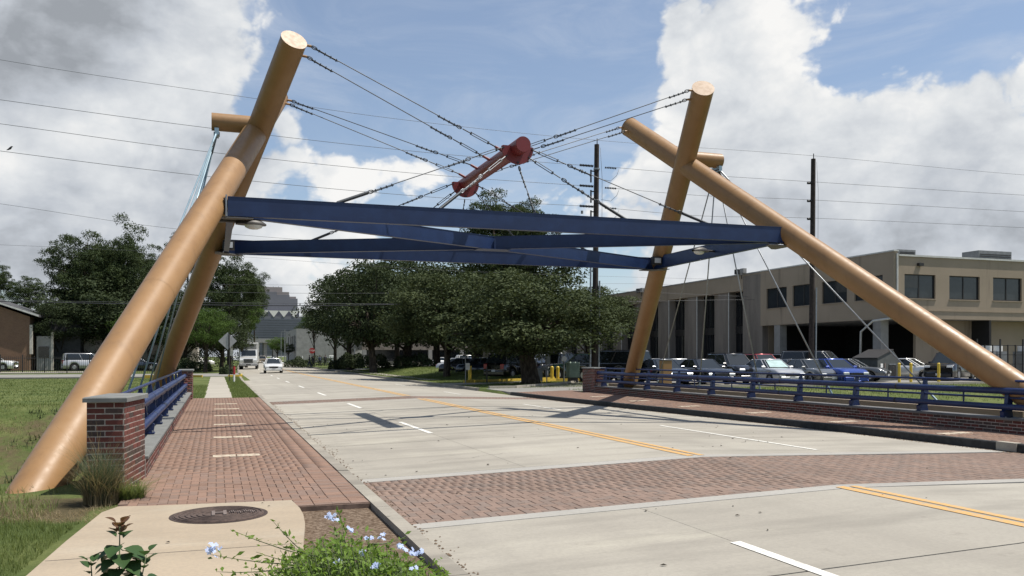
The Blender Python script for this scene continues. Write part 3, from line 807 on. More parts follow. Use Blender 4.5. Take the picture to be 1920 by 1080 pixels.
# lane into the car park, car park surface, oak island kerbs (right)
lot = [(12.45, 36.05), (15.25, 36.05), (20, 38.4), (60, 38.4), (60, 150), (22.5, 150), (22.5, 56), (20.9, 48.0), (14.3, 40.6), (12.6, 40.3)]
struct(MB().prism(lot, 0.0, 0.148).build('car_park', 'lot_concrete'))
struct(MB().prism([(12.62, 46.6), (14.9, 47.3), (22.6, 52.5), (22.6, 54.6), (15, 49.4), (12.62, 49.0)], 0.0, 0.152).build('car_park_lane', 'path_concrete'))
low_kerb('island_kerb', [(12.9, 40.7), (14.3, 40.75), (17.6, 44.2), (20.9, 48.1), (22.4, 51.5)], 'path_concrete', 0.26, 0.2)
low_kerb('yellow_island_kerb', [(14.2, 49.8), (15.6, 50.6), (19, 52.6), (22.5, 55.3), (22.6, 62)])
low_kerb('yellow_island_kerb', [(18.4, 49.6), (20.6, 50.9), (23.6, 50.9)], h=0.32)
low_kerb('car_park_kerb', [(20, 38.2), (60, 38.2)], 'path_concrete', 0.28, 0.25)
# front footpath on the right verge
m = MB()
for a in range(56, 96, 4):
    m.add([(kr(a) + 1.0, a, 0.158), (kr(a) + 2.1, a, 0.158), (kr(a + 4) + 2.1, a + 3.98, 0.158), (kr(a + 4) + 1.0, a + 3.98, 0.158)], [(0, 1, 2, 3)])
struct(m.build('verge_footpath', 'path_concrete'))
struct(MB().prism([(kr(96) - 0.1, 96), (30, 99), (30, 108), (kr(111) - 0.1, 111.5)], 0.0, 0.150).build('side_street_right', 'lot_concrete'))
struct(MB().prism(rect(-70, -8.2, 94.5, 99.5), 0.0, 0.150).build('side_drive', 'path_concrete'))

# ================================================================== BRICK PILLARS AND PARAPETS
BH, BL, BD = 0.0677, 0.203, 0.095
def brick_wall(root, x0, x1, y0, y1, z0, courses, faces, limit, first_dark=False):
    """mortar core with separate bricks proud of it on the named faces; returns count"""
    MB().box(((x0 + x1) / 2, (y0 + y1) / 2, z0 + courses * BH / 2), (x1 - x0 - 0.007, y1 - y0 - 0.007, courses * BH)).build('mortar_core', 'mortar', root)
    pcs_ = []
    for c in range(courses):
        z = z0 + (c + 0.5) * BH
        for f in faces:
            horiz = f in 'ns'
            a0, a1 = (x0, x1) if horiz else (y0, y1)
            p = a0 - (BL / 2 if c % 2 else 0) - (0.0 if horiz else 0.05)
            while p < a1 - 0.01:
                s, e_ = max(p, a0), min(p + BL, a1); p += BL
                if e_ - s < 0.03: continue
                mid = (s + e_) / 2; Ln = e_ - s - 0.012
                if f == 's': pos, dim = (mid, y0 + 0.02, z), (Ln, 0.04, BH - 0.013)
                elif f == 'n': pos, dim = (mid, y1 - 0.02, z), (Ln, 0.04, BH - 0.013)
                elif f == 'e': pos, dim = (x1 - 0.02, mid, z), (0.04, Ln, BH - 0.013)
                else: pos, dim = (x0 + 0.02, mid, z), (0.04, Ln, BH - 0.013)
                pcs_.append((pos, dim))
    cache = {}
    ppos = root['_o']
    def sz(q): return (q[0][0]) ** 2 + q[0][1] ** 2
    pcs_.sort(key=sz)
    for pos, dim in pcs_[:limit]:
        k = tuple(round(d, 2) for d in dim)
        if k not in cache:
            cache[k] = MB().bevbox((0, 0, 0), dim, 0.003).mesh('brick', 'wall_brick')
        o = bpy.data.objects.new('brick', cache[k]); COL.objects.link(o); o.parent = root
        o.location = tuple(pos[i] - ppos[i] + rnd.uniform(-0.0015, 0.0015) for i in range(3))
    rest = pcs_[limit:]
    if rest:
        n = len(rest); C_ = np.array([p for p, d in rest]); D_ = np.array([d for p, d in rest]) / 2
        sg = np.array([(-1, -1, -1), (1, -1, -1), (1, 1, -1), (-1, 1, -1), (-1, -1, 1), (1, -1, 1), (1, 1, 1), (-1, 1, 1)])
        V = C_[:, None] + sg[None] * D_[:, None] - np.array(ppos)
        f = np.array([(0, 3, 2, 1), (4, 5, 6, 7), (0, 1, 5, 4), (1, 2, 6, 5), (2, 3, 7, 6), (3, 0, 4, 7)])
        Fc = (np.arange(n)[:, None, None] * 8 + f[None]).reshape(-1, 4)
        o = bpy.data.objects.new('brick_field', mesh_np('brick_field', V.reshape(-1, 3), Fc, 'wall_brick', tint=np.repeat(rng.random(n), 6)))
        COL.objects.link(o); o.parent = root; o['kind'] = 'stuff'
def pillar(x0, x1, y0, y1, faces, label, limit, cz=16, z0=0.12, rz=0.0):
    root = empty('brick_pillar', ((x0 + x1) / 2, (y0 + y1) / 2, z0), label, 'pillar', 'brick pillars at the ends of the bridge parapets')
    brick_wall(root, x0, x1, y0, y1, z0, cz, faces, limit)
    zt = z0 + cz * BH
    MB().bevbox(((x0 + x1) / 2, (y0 + y1) / 2, zt + 0.032), (x1 - x0 + 0.07, y1 - y0 + 0.07, 0.06), 0.012).build('cap_stone', 'coping_stone', root)
    root.rotation_euler = (0, 0, rz)
    return root
LX0, LX1 = -1.44, -0.955
pillar(-1.375, -0.955, 11.125, 12.235, 'sen', 'nearest red brick pillar with grey stone cap, beside the tuft of tall grass', 260, rz=-R(7.5))
pillar(-1.28, -0.82, 33.4, 34.65, 'se', 'small distant brick pillar at the far end of the left footway railing', 0)
RX = 15.32
pillar(RX, RX + 0.5, 33.4, 34.65, 'sw', 'dark brick pillar at the far end of the right railing, by the green ridged box', 90, 15, 0.19)
pillar(RX, RX + 0.5, 10.5, 11.9, 'sw', 'near brick pillar of the right parapet, past the edge of the photo', 0, 15, 0.19)
def parapet(xa, xb, face, z0, label, limit, tx, cm='coping_stone'):
    root = empty('brick_parapet', ((xa + xb) / 2, 22.8, z0), label, 'low wall', 'low brick parapets')
    brick_wall(root, xa, xb, 12.21, 33.39, z0, 4, face, limit)
    yy = 12.22
    while yy < 33.3:
        L = min(1.5, 33.38 - yy)
        MB().bevbox(((xa + xb) / 2 + tx, yy + L / 2, z0 + 4 * BH + 0.022), (xb - xa + 0.05, L - 0.008, 0.044), 0.006).build('coping', cm, root)
        yy += L
    return root
parapet(-1.28, -0.87, 'e', 0.12, 'low brick parapet with pale stone coping along the left footway', 300, 0)
parapet(RX, RX + 0.40, 'w', 0.17, 'low dark brick parapet in shade along the right footway', 300, 0, 'grey_plate')
# outer edge beams that carry the stay anchors
for x, lab in ((-1.75, 'tan steel edge beam outside the left parapet'), (16.15, 'tan steel edge beam outside the right parapet carrying the stay anchors')):
    o = MB().box((x, 23.4, 0.36 if x > 0 else 0.10), (0.32, 20.0, 0.46)).build('edge_beam', 'stucco', None, dict(label=lab, cat='beam'), (x, 21.7, 0.13))

# ================================================================== BLUE RAILINGS
def railing(side, x0, label, y0, y1, posts):
    """side +1: road lies towards +x (left railing); -1: road towards -x"""
    root = empty('blue_railing', (x0, (y0 + y1) / 2, 0.44), label, 'railing', 'blue steel railings on the parapets')
    a, b = y0, y1
    for dx, z, r_ in ((0.06, 0.70, 0.065), (0.02, 1.03, 0.07)):
        m = MB(); m.cyl((x0 + side * dx, a, z), (x0 + side * dx, b, z), r_, n=14); m.build('thick_rail', 'blue_rail', root)
    MB().cyl((x0 - side * 0.06, a, 0.885), (x0 - side * 0.06, b, 0.885), 0.024, n=8).build('thin_rail', 'blue_rail', root)
    MB().cyl((x0 - side * 0.10, a, 1.235), (x0 - side * 0.10, b, 1.235), 0.028, n=8).build('top_rail', 'blue_rail', root)
    for y in posts:
        m = MB()
        prof = [(-0.16, 0.455), (0.10, 0.455), (0.12, 0.60), (0.02, 0.66), (0.0, 0.80), (-0.02, 0.95), (-0.05, 1.05), (-0.08, 1.21), (-0.13, 1.21), (-0.14, 0.9), (-0.13, 0.6)]
        m.ext([(side * p, q) for p, q in prof], (x0, y - 0.045, 0), (1, 0, 0), (0, 0, 1), (0, 0.09, 0))
        p_ = m.build('post', 'blue_rail', root)
        MB().box((x0 - side * 0.03, y, 0.456), (0.30, 0.20, 0.02)).build('base_plate', 'blue_rail', p_)
        for s1 in (-1, 1):
            for s2 in (-1, 1): MB().cyl((x0 - side * 0.03 + s1 * 0.12, y + s2 * 0.075, 0.46), (x0 - side * 0.03 + s1 * 0.12, y + s2 * 0.075, 0.50), 0.013, n=6).build('anchor_bolt', 'galvanised', p_)
    for y in posts[:-1]:
        MB().cyl((x0 - side * 0.06, y + 1.12, 0.72), (x0 - side * 0.06, y + 1.12, 1.02), 0.02, n=6).build('upright', 'blue_rail', root)
    for k in (1, 3, 5, 7):
        y = posts[0] + k * 2.24 + 0.7
        for dx, z, r_ in ((0.06, 0.70, 0.067), (0.02, 1.03, 0.072)):
            if y < y1: MB().cyl((x0 + side * dx, y, z), (x0 + side * dx, y + 0.05, z), r_, n=12).build('rail_sleeve', 'kerb_black', root)
posts = [13.4 + 2.24 * k for k in range(9)] + [32.9]
railing(1, -1.10, 'long blue pipe railing on the left parapet between two brick pillars', 12.2, 33.4, posts)
railing(-1, RX + 0.2, 'long blue pipe railing on the right parapet in front of the car park', 11.9, 33.4, posts)

# ================================================================== THE GATEWAY: LEANING COLUMNS
KS = 1.035
YC, XG = 21.38 * KS, 6.82 * KS
def away(v, k): return Vector((v[0] * k, v[1] * k, EYE + (v[2] - EYE) * k))
A0, A1 = away((-2.11, 11.46, -0.01), KS), away((1.53, 23.52, 8.64), KS)
B0, B1 = away((-2.09, 31.3, -0.01), KS), away((1.62, 19.27, 8.70), KS)
C0, C1 = away((15.76, 11.44, 0.04), KS), away((11.95, 23.5, 8.77), KS)
D0, D1 = away((15.75, 31.3, -0.01), KS), away((11.95, 19.3, 8.71), KS)
TR = 0.296
COLS = {}
def column(key, p0, p1, label, extra=0.9):
    d = (p1 - p0).normalized(); b = p0 - d * extra
    root = empty('leaning_column', p0, label, 'column', 'leaning tan steel tubes of the gateway')
    n = 48; m = MB(); q = d.to_track_quat('Z', 'Y').to_matrix()
    rings = []; L = (p1 - b).length
    for k in range(13):
        c = b + d * L * k / 12
        rings += [c + q @ Vector((math.cos(2 * math.pi * j / n), math.sin(2 * math.pi * j / n), 0)) * TR for j in range(n)]
    m.add(rings, [(k * n + j, k * n + (j + 1) % n, (k + 1) * n + (j + 1) % n, (k + 1) * n + j) for k in range(12) for j in range(n)], True)
    m.build('shaft', 'tan_paint', root)
    m = MB(); m.cyl(p1 - d * 0.012, p1 + d * 0.004, TR + 0.006, n=n, smooth=True); m.build('end_cap', 'tan_paint', root)
    for s in (1,):   # weld seam rings
        for f in (0.36, 0.70):
            c = b + d * L * f
            MB().cyl(c - d * 0.006, c + d * 0.006, TR + 0.0025, n=n, caps=False).build('weld_seam', 'tan_paint', root)
    COLS[key] = (root, p0, p1, d)
    return root
column('A', A0, A1, 'nearest left tan tube rising from the grass beside the brick pillar, tip pointing away')
column('B', B0, B1, 'far left tan tube rising from behind the railing, its flat end highest in the picture')
column('C', C0, C1, 'near right tan tube running down past the right edge over the blue railing')
column('D', D0, D1, 'far right tan tube rising steeply from behind the right parapet to a flat end')
for key, xs_, xe, lab, kk in (('A', 0.86 * KS, -0.10 * KS, 'short horizontal tan outrigger tube at the left crossing holding the pale blue stays', -1),
                              ('C', 12.62 * KS, 13.80 * KS, 'short horizontal tan outrigger tube at the right crossing holding the stays', 1)):
    z = 7.49 if key == 'A' else 7.60
    r_ = empty('outrigger_tube', (xs_, YC, z), lab, 'tube')
    MB().cyl((xs_, YC, z), (xe, YC, z), 0.215, n=32).build('shaft', 'tan_paint', r_)
    MB().box((xe - kk * 0.12, YC, z - 0.27), (0.10, 0.42, 0.16)).build('stay_plate', 'bluish_steel', r_)
    for k in range(-2, 3): MB().cyl((xe - kk * 0.19, YC + k * 0.08, z - 0.30), (xe - kk * 0.05, YC + k * 0.08, z - 0.30), 0.02, n=8).build('pin', 'dark_steel', r_)
    MB().cyl((xe - kk * 0.10, YC, z + 0.0), (xe - kk * 0.10, YC, z - 0.20), 0.035, n=8).build('hanger_bolt', 'bluish_steel', r_)

# overhead frame of thin deep blue beams
FZ, FH = 4.865, 0.383
FL, BLc, FR, BR = Vector((0.23, 18.05 * KS, FZ)), Vector((0.21, 24.73 * KS, FZ)), Vector((13.50 * KS, 18.05 * KS, FZ + 0.04)), Vector((13.45 * KS, 24.73 * KS, FZ))
fr = empty('overhead_frame', (XG, YC, FZ), 'dark blue rectangular steel frame with crossing diagonals spanning the road between the tan tubes', 'frame')
def beam(a, b, name='beam', parent=fr, w=0.07, dz=0.0, h=FH):
    d = (b - a); L = d.length; d.normalize()
    side = Vector((0, 0, 1)).cross(d).normalized(); up = d.cross(side)
    m = MB()
    def bx(off, hh, ww, zc):
        c = (a + b) / 2 + up * zc + side * off
        mt = Matrix((d, side, up)).transposed()
        m.box(c, (L, ww, hh), mat=mt)
    bx(0, h, w, dz)
    bx(0, 0.014, w + 0.07, dz - h / 2 - 0.0075)
    bx(0, 0.012, w + 0.02, dz + h / 2 + 0.0065)
    return m.build(name, 'blue_paint', parent)
beam(FL, FR, 'near_beam'); beam(BLc, BR, 'far_beam')
beam(FL + Vector((0.06, 0.1, 0)), BLc + Vector((0.06, -0.1, 0)), 'side_beam'); beam(FR + Vector((-0.04, 0.1, 0)), BR + Vector((0, -0.1, 0)), 'side_beam')
cdi = Vector((XG + 0.05, YC + 0.02, FZ))
o1 = Vector((0.05, 0.05, 0))
d1 = beam(FL + (BR - FL).normalized() * 0.35, BR - (BR - FL).normalized() * 0.35, 'diagonal_beam', dz=-0.028, h=FH - 0.05)
dd = (FR - BLc).normalized()
beam(BLc + dd * 0.35, cdi - dd * 0.10, 'diagonal_beam', dz=-0.026, h=FH - 0.055); beam(cdi + dd * 0.10, FR - dd * 0.35, 'diagonal_beam', dz=-0.026, h=FH - 0.055)
MB().box((cdi.x, cdi.y, FZ - FH / 2 - 0.027), (0.9, 0.5, 0.012)).build('gusset_plate', 'blue_paint', fr)
for c, sx, sy in ((FL, 1, 1), (BLc, 1, -1), (FR, -1, 1), (BR, -1, -1)):
    m = MB(); poly = [(0, 0), (0.75, 0), (0.75, 0.12), (0.14, 0.75), (0, 0.75)]
    m.ext([(sx * p - sx * 0.24, sy * q - sy * 0.08) for p, q in poly], (c.x, c.y, FZ - FH / 2 - 0.034), (1, 0, 0), (0, 1, 0), (0, 0, -0.02))
    m.build('corner_plate', 'grey_plate', fr)
    m = MB().box((c.x - sx * 0.03, c.y, c.z + 0.0), (0.03, 0.26, FH + 0.06)); m.build('end_plate', 'galvanised', fr)
    m = MB().box((c.x - sx * 0.18, c.y, c.z), (0.26, 0.05, FH - 0.04)); m.build('bracket', 'grey_plate', fr)

# street lamps under the frame and small floodlights
def cobra(pos, dirx, diry, label):
    root = empty('road_lamp', pos, label, 'lamp', 'road lamps hung under the blue frame')
    p = Vector(pos); d = Vector((dirx, diry, 0)).normalized(); s = Vector((-d.y, d.x, 0))
    m = MB(); N = 14; prof = []
    for i in range(9):
        t_ = i / 8; w = 0.14 * math.sin(math.pi * min(1, t_ * 0.92 + 0.06)) ** 0.5 + 0.02; h = 0.13 * math.sin(math.pi * min(1, t_ * 0.9 + 0.07)) ** 0.6 + 0.01
        prof.append((t_ * 0.62, w, h))
    P = []
    for x, w, h in prof:
        for k in range(N):
            a = math.pi * k / (N - 1); P.append(p + d * x + s * (w * math.cos(a)) + Vector((0, 0, h * math.sin(a))))
    m.add(P, [(i * N + k, i * N + k + 1, (i + 1) * N + k + 1, (i + 1) * N + k) for i in range(8) for k in range(N - 1)], True)
    m.add([p + d * x + s * (w * sg) for x, w, h in prof for sg in (1, -1)], [(2 * i, 2 * i + 1, 2 * i + 3, 2 * i + 2) for i in range(8)])
    m.build('housing', 'frame_metal', root)
    m = MB(); P = []; n = 12
    for j, (rr, zz) in enumerate(((0.13, -0.002), (0.115, -0.05), (0.06, -0.085), (0.0, -0.09))):
        for k in range(n):
            a = 2 * math.pi * k / n; P.append(p + d * (0.36 + rr * 1.5 * math.cos(a)) + s * rr * math.sin(a) + Vector((0, 0, zz)))
    m.add(P, [(j * n + k, j * n + (k + 1) % n, (j + 1) * n + (k + 1) % n, (j + 1) * n + k) for j in range(3) for k in range(n)], True)
    m.build('lens', 'lamp_lens', root)
    m = MB().cyl(p - d * 0.45 + Vector((0, 0, 0.06)), p + d * 0.05 + Vector((0, 0, 0.05)), 0.03, n=8); m.build('arm', 'frame_metal', root)
cobra((0.40, 18.95, FZ - 0.32), 1, 0.15, 'dark cobra head road lamp under the near left corner of the blue frame')
cobra((13.56, 21.7, FZ - 0.08), -1, -0.35, 'dark cobra head road lamp on the right side beam of the blue frame')
for p, lab in ((Vector((0.33, 25.05, FZ - 0.02)), 'small white floodlight box by the far left corner of the blue frame'), (Vector((13.71, 25.0, FZ + 0.03)), 'small white floodlight box where the far right tube meets the frame')):
    r_ = empty('flood_lamp', p, lab, 'lamp')
    MB().box(p, (0.32, 0.16, 0.26)).build('housing', 'frame_metal', r_)
    MB().box(p + Vector((0, -0.09, 0)), (0.22, 0.02, 0.16)).build('lens', 'lamp_lens', r_)

# red hanging cylinder
RZ_, RY0, RY1, RR = 6.79, 19.07, 24.48, 0.188
XR = 6.90
red = empty('hanging_cylinder', (XR, 21.77, RZ_), 'dark red steel cylinder hung by cables above the middle of the road', 'cylinder')
MB().cyl((XR, RY0, RZ_), (XR, RY1, RZ_), RR, n=40).build('shaft', 'red_paint', red)
MB().cyl((XR, RY0 - 0.012, RZ_), (XR, RY0 + 0.0, RZ_), RR - 0.004, n=40).build('end_cap', 'red_paint', red)
LUG = {}
for nm, y in (('n', RY0 + 0.42), ('f', RY1 - 0.42)):
    m = MB(); poly = []
    W_ = 0.41
    for k in range(19):
        a = math.pi + math.pi * k / 18; poly.append((W_ * math.cos(a), 0.03 + 0.40 * math.sin(a)))
    poly += [(W_, 0.05), (W_ * 0.9, 0.07), (-W_ * 0.9, 0.07), (-W_, 0.05)]
    m.ext(poly, (XR, y - 0.014, RZ_ - 0.02), (1, 0, 0), (0, 0, 1), (0, 0.028, 0)); m.build('end_plate', 'red_paint', red)
    for k, (lx, lz) in enumerate(((-0.37, 0.0), (-0.29, -0.20), (0.0, -0.34), (0.29, -0.20), (0.37, 0.0))):
        p = Vector((XR + lx, y, RZ_ + lz - 0.01)); LUG[nm + str(k)] = p
        MB().cyl(p + Vector((0, -0.05, 0)), p + Vector((0, 0.05, 0)), 0.022, n=8).build('pin', 'dark_steel', red)
for i, y in enumerate((20.2, 21.25, 22.35, 23.55)):
    for s in (-1, 1):
        a = Vector((XR + s * 0.15, y, RZ_ + 0.09)); b = a + Vector((s * 0.19, 0, 0.09)); LUG[('L' if s < 0 else 'R') + str(i)] = b
        MB().cyl(a, b, 0.04, 0.032, n=8).build('side_lug', 'red_paint', red)

# cables with turnbuckle, thimbles and wire clips
def cable(a, b, label, strut=0.0, tb_at='b', light=False, group='steel cables holding the hanging cylinder', tb=True, sag=0.0):
    a, b = Vector(a), Vector(b); d = (b - a).normalized(); L = (b - a).length
    root = empty('cable', (a + b) / 2, label, 'cable', group)
    side = d.cross(Vector((0, 0, 1))).normalized(); up = side.cross(d)
    mat = 'galvanised' if light else 'dark_steel'
    def P(t_): return a + d * t_
    s0, s1 = 0.0, L
    if strut:
        MB().cyl(P(L - strut), b, 0.038, n=8).build('end_rod', 'dark_steel', root); s1 = L - strut
    t0 = s0 + (0.95 if tb else 0.12)
    if tb:
        m = MB()   # jaw + open turnbuckle body
        m.cyl(P(0.0), P(0.22), 0.017, n=6); m.cyl(P(0.66), P(0.92), 0.014, n=6)
        for sg in (-1, 1): m.cyl(P(0.20) + up * 0.026 * sg, P(0.68) + up * 0.026 * sg, 0.010, n=6)
        m.cyl(P(0.19) - up * 0.036, P(0.19) + up * 0.036, 0.016, n=6); m.cyl(P(0.69) - up * 0.036, P(0.69) + up * 0.036, 0.016, n=6)
        m.build('turnbuckle', mat, root)
    n = 10
    pts = [P(t0 + (s1 - t0) * k / n) - Vector((0, 0, sag * 4 * (k / n) * (1 - k / n))) for k in range(n + 1)]
    MB().tube(pts, 0.0115, 6).build('wire', 'wire' if not light else 'galvanised', root)
    def loop(t_, sg):
        pts_ = [P(t_ + sg * (0.07 - 0.07 * math.cos(w))) + up * 0.036 * math.sin(w) for w in [2 * math.pi * k / 12 for k in range(13)]]
        MB().tube(pts_, 0.012, 5).build('thimble', mat, root)
        MB().tube([P(t_ + sg * 0.13) - up * 0.022, P(t_ + sg * 0.66) - up * 0.022], 0.009, 5).build('wire_tail', mat, root)
        for k in range(4):
            c = P(t_ + sg * (0.20 + 0.14 * k)) - up * 0.011
            m = MB(); m.cyl(c - up * 0.032, c + up * 0.036, 0.012, n=6); m.box(c, (0.034, 0.034, 0.034)); m.build('wire_clip', mat, root)
    loop(t0, 1); loop(s1, -1)
    return root
def tipl(p, s, dy, dz=-0.16):
    root, p0, p1, d = COLS[p]
    side = Vector((s, 0, 0)); q = p1 - d * dy + side * (TR + 0.0)
    e_ = q + side * 0.12 + Vector((0, 0, -0.02))
    MB().cyl(q - side * 0.06, e_, 0.03, n=6).build('cable_lug', 'tan_paint', root)
    return e_
nm4 = 'cable from the {} tube tip to the {} lug on the red cylinder'
for key, s, lugs, who in (('B', 1, ('L0', 'L1'), 'far left'), ('A', 1, ('L2', 'L3'), 'near left'), ('D', -1, ('R0', 'R1'), 'far right'), ('C', -1, ('R2', 'R3'), 'near right')):
    for j, lg in enumerate(lugs):
        e_ = tipl(key, s, 0.10 + 0.30 * j)
        cable(LUG[lg], e_, nm4.format(who, {'0': 'nearest side', '1': 'second side', '2': 'third side', '3': 'farthest side'}[lg[1]]))
zt = FZ + FH / 2 + 0.01
for nm, y, who, wy in (('n', 18.05 * KS, 'near', 'front'), ('f', 24.73 * KS, 'far', 'rear')):
    for k, (x, pos) in enumerate(((2.48, 'far left part'), (4.76, 'left part'), (XG, 'middle'), (9.42, 'right part'), (11.74, 'far right part'))):
        cable(LUG[nm + str(k)], (x, y, zt), f'cable from {who} red plate to the {pos} of the {wy} blue beam', strut=0.75 if k in (0, 1, 3, 4) else 0.0, light=(nm == 'n' and k == 1), tb=k != 2)
# stays from the outriggers to the edge beams
for key, xo, xa, z, lst, sn, mt in (('A', 0.0, -1.72, 7.16, (14.6, 17.6, 20.6, 23.6, 26.6), 'left', 'bluish_steel'), ('C', 14.18, 16.12, 7.27, (15.66, 19.35, 22.7, 26.3, 29.4), 'right', 'galvanised')):
    for k, y in enumerate(lst):
        a = Vector((xo, YC + (k - 2) * 0.08, z)); b = Vector((xa, y, 0.60)); d = (b - a).normalized()
        root = empty('stay_cable', b, f'{["nearest", "second nearest", "middle", "fourth", "farthest"][k]} of the five straight stay rods fanning down from the {sn} outrigger tube', 'stay cable', f'stay rods on the {sn} side')
        MB().tube([a + d * 0.45, b - d * 0.35], 0.020, 8).build('rod', mt, root)
        MB().cyl(a, a + d * 0.45, 0.032, 0.024, n=8).build('socket', 'dark_steel' if k % 2 else mt, root)
        MB().cyl(b - d * 0.36, b, 0.028, n=8).build('socket', 'bluish_steel', root)
        m = MB(); m.box(b + Vector((0, 0, -0.02)), (0.03, 0.22, 0.12)); m.cyl(b - Vector((0.04, 0, 0)), b + Vector((0.04, 0, 0)), 0.03, n=8); m.build('anchor_plate', 'bluish_steel', root)

# ================================================================== BUILDINGS
def slabbox(name, mat, parent, x0, x1, y0, y1, z0, z1):
    return MB().box(((x0 + x1) / 2, (y0 + y1) / 2, (z0 + z1) / 2), (x1 - x0, y1 - y0, z1 - z0)).build(name, mat, parent)
XB = 46.0
def Yon(px, X=XB):
    u = (px - 960) / F; return X * (CP - SP * u) / (SP + CP * u)
YS = Yon(1676)
b1 = empty('office_building', (55, 58, 0.1), 'beige stucco two storey office block with upper floor overhanging a dark car port', 'building')
ZT, ZSOF = 9.3, 4.47
YJ = Yon(1426)
def wall_with_windows(parent, axis, fixed, a0, a1, z0, z1, wins, mat, th=0.35, inward=1):
    """wall plane with real openings; axis 'y': runs along y at x=fixed; wins: (a,b,zb,zt)"""
    wins = sorted(wins); m = MB()
    def pane(a, b, c, d, t=th, off=0):
        if axis == 'y': m.box((fixed + inward * t / 2, (a + b) / 2, (c + d) / 2), (t, b - a, d - c))
        else: m.box(((a + b) / 2, fixed + inward * t / 2, (c + d) / 2), (b - a, t, d - c))
    p = a0
    for a, b, c, d in wins:
        if a > p: pane(p, a, z0, z1)
        pane(a, b, z0, c); pane(a, b, d, z1); p = b
    if a1 > p: pane(p, a1, z0, z1)
    w = m.build('wall', mat, parent)
    for a, b, c, d in wins:
        g = MB(); fx = fixed + inward * 0.16
        def bx(a_, b_, c_, d_, t, f_):
            if axis == 'y': g.box((f_, (a_ + b_) / 2, (c_ + d_) / 2), (t, b_ - a_, d_ - c_))
            else: g.box(((a_ + b_) / 2, f_, (c_ + d_) / 2), (b_ - a_, t, d_ - c_))
        e_ = 0.07
        bx(a + .004, a + e_, c + .004, d - .004, 0.08, fx); bx(b - e_, b - .004, c + .004, d - .004, 0.08, fx)
        bx(a + e_, b - e_, c + .004, c + e_, 0.08, fx); bx(a + e_, b - e_, d - e_, d - .004, 0.08, fx)
        mid = (a + b) / 2; bx(mid - 0.05, mid + 0.05, c + e_, d - e_, 0.08, fx)
        fo = g.build('window', 'frame_metal', parent)
        for q0, q1 in ((a + e_, mid - 0.05), (mid + 0.05, b - e_)):
            g = MB(); bx(q0, q1, c + e_, d - e_, 0.02, fx + inward * 0.01); g.build('pane', 'tinted_glass', fo)
        if int(a * 7) % 2 == 0:
            g = MB(); bx(a + e_ + .02, mid - 0.07, c + (d - c) * 0.45, d - e_ - .01, 0.015, fx - inward * 0.012); g.build('blind', 'pane_blind', fo)
        g = MB(); f2 = fixed - inward * 0.03
        if axis == 'y': g.box((f2 + 0.02 * inward, mid, c - 0.04), (0.10, b - a + 0.1, 0.06))
        else: g.box((mid, f2 + 0.02 * inward, c - 0.04), (b - a + 0.1, 0.10, 0.06))
        g.build('sill', 'stucco', fo)
wy = [(Yon(b), Yon(a), 5.95, 7.70) for a, b in ((1437, 1475), (1486, 1525), (1541, 1588), (1602, 1655))]
wall_with_windows(b1, 'y', XB, YS, YJ, ZSOF, ZT, wy, 'stucco')
XE = 74.0
def Xon(px, Y): 
    u = (px - 960) / F; return Y * (SP + CP * u) / (CP - SP * u)
wx = [(Xon(a, YS), Xon(b, YS), 5.95, 7.70) for a, b in ((1696, 1754), (1780, 1837), (1862, 1916), (1945, 2000))]
wall_with_windows(b1, 'x', YS, XB + 0.36, XE, ZSOF, ZT - 0.25, wx, 'stucco')
slabbox('soffit', 'pale_concrete', b1, XB + 0.36, XE, YS + 0.36, YJ, ZSOF, ZSOF + 0.3)
slabbox('roof', 'pale_concrete', b1, XB + 0.36, XE, YS + 0.36, YJ, ZT - 0.6, ZT - 0.4)
slabbox('floor_band', 'stucco', b1, XB + 0.36, XE, YS - 0.04, YS - 0.003, 5.05, 5.13)
slabbox('parapet_cap', 'white_metal', b1, XB - 0.05, XB + 0.4, YS - 0.05, YJ, ZT + 0.003, ZT + 0.10)
slabbox('gutter', 'white_metal', b1, XB + 0.42, XE, YS - 0.09, YS - 0.005, ZT - 0.33, ZT - 0.20)
m = MB(); m.box((XB + 0.25, YS - 0.06, 6.85), (0.11, 0.11, 4.6)); m.build('downspout', 'white_metal', b1)
MB().tube([(XB + 0.25, YS - 0.06, 4.55), (XB - 0.4, YS + 1.6, 4.35), (XB - 0.1, YS + 3.2, 3.6), (XB - 0.1, YS + 3.3, 0.2)], 0.08, 8).build('downspout', 'white_metal', b1)
for px in (1456, 1643):
    y = Yon(px); slabbox('column', 'pale_concrete', b1, XB + 0.05, XB + 0.75, y - 0.4, y + 0.4, 0.1, ZSOF - 0.003)
slabbox('back_wall', 'void_dark', b1, XB + 9, XB + 9.2, YS, YJ, 0.1, ZSOF - 0.003)  # near-black back and end walls paint in the shade of the car port
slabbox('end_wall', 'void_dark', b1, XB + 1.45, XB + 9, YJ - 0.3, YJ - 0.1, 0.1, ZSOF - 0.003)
slabbox('rear_pier', 'stucco', b1, XB + 0.8, XB + 1.4, YJ - 0.05, YJ + 0.5, 0.1, ZSOF)
xw = Xon(1717, YS + 1.6); xw2 = Xon(1762, YS + 1.6)
slabbox('ground_wall', 'stucco', b1, xw, xw2, YS + 1.6, YS + 1.85, 0.1, ZSOF - 0.003)
slabbox('ground_wall', 'stucco', b1, xw2 + 1.6, XE, YS + 1.6, YS + 1.85, 0.1, ZSOF - 0.003)
slabbox('door_header', 'stucco', b1, xw2 + 0.004, xw2 + 1.596, YS + 1.6, YS + 1.85, 2.4, ZSOF - 0.003)
slabbox('door_panel', 'frame_metal', b1, xw2, xw2 + 1.6, YS + 1.75, YS + 1.8, 0.1, 2.4)
m = MB(); m.box((XB + 5, YS + 0.2, 8.2), (0.3, 0.25, 0.15)); m = MB().box(atY(1726, 496, YS - 0.14), (0.42, 0.22, 0.2)); m.build('wall_lamp', 'frame_metal', b1)
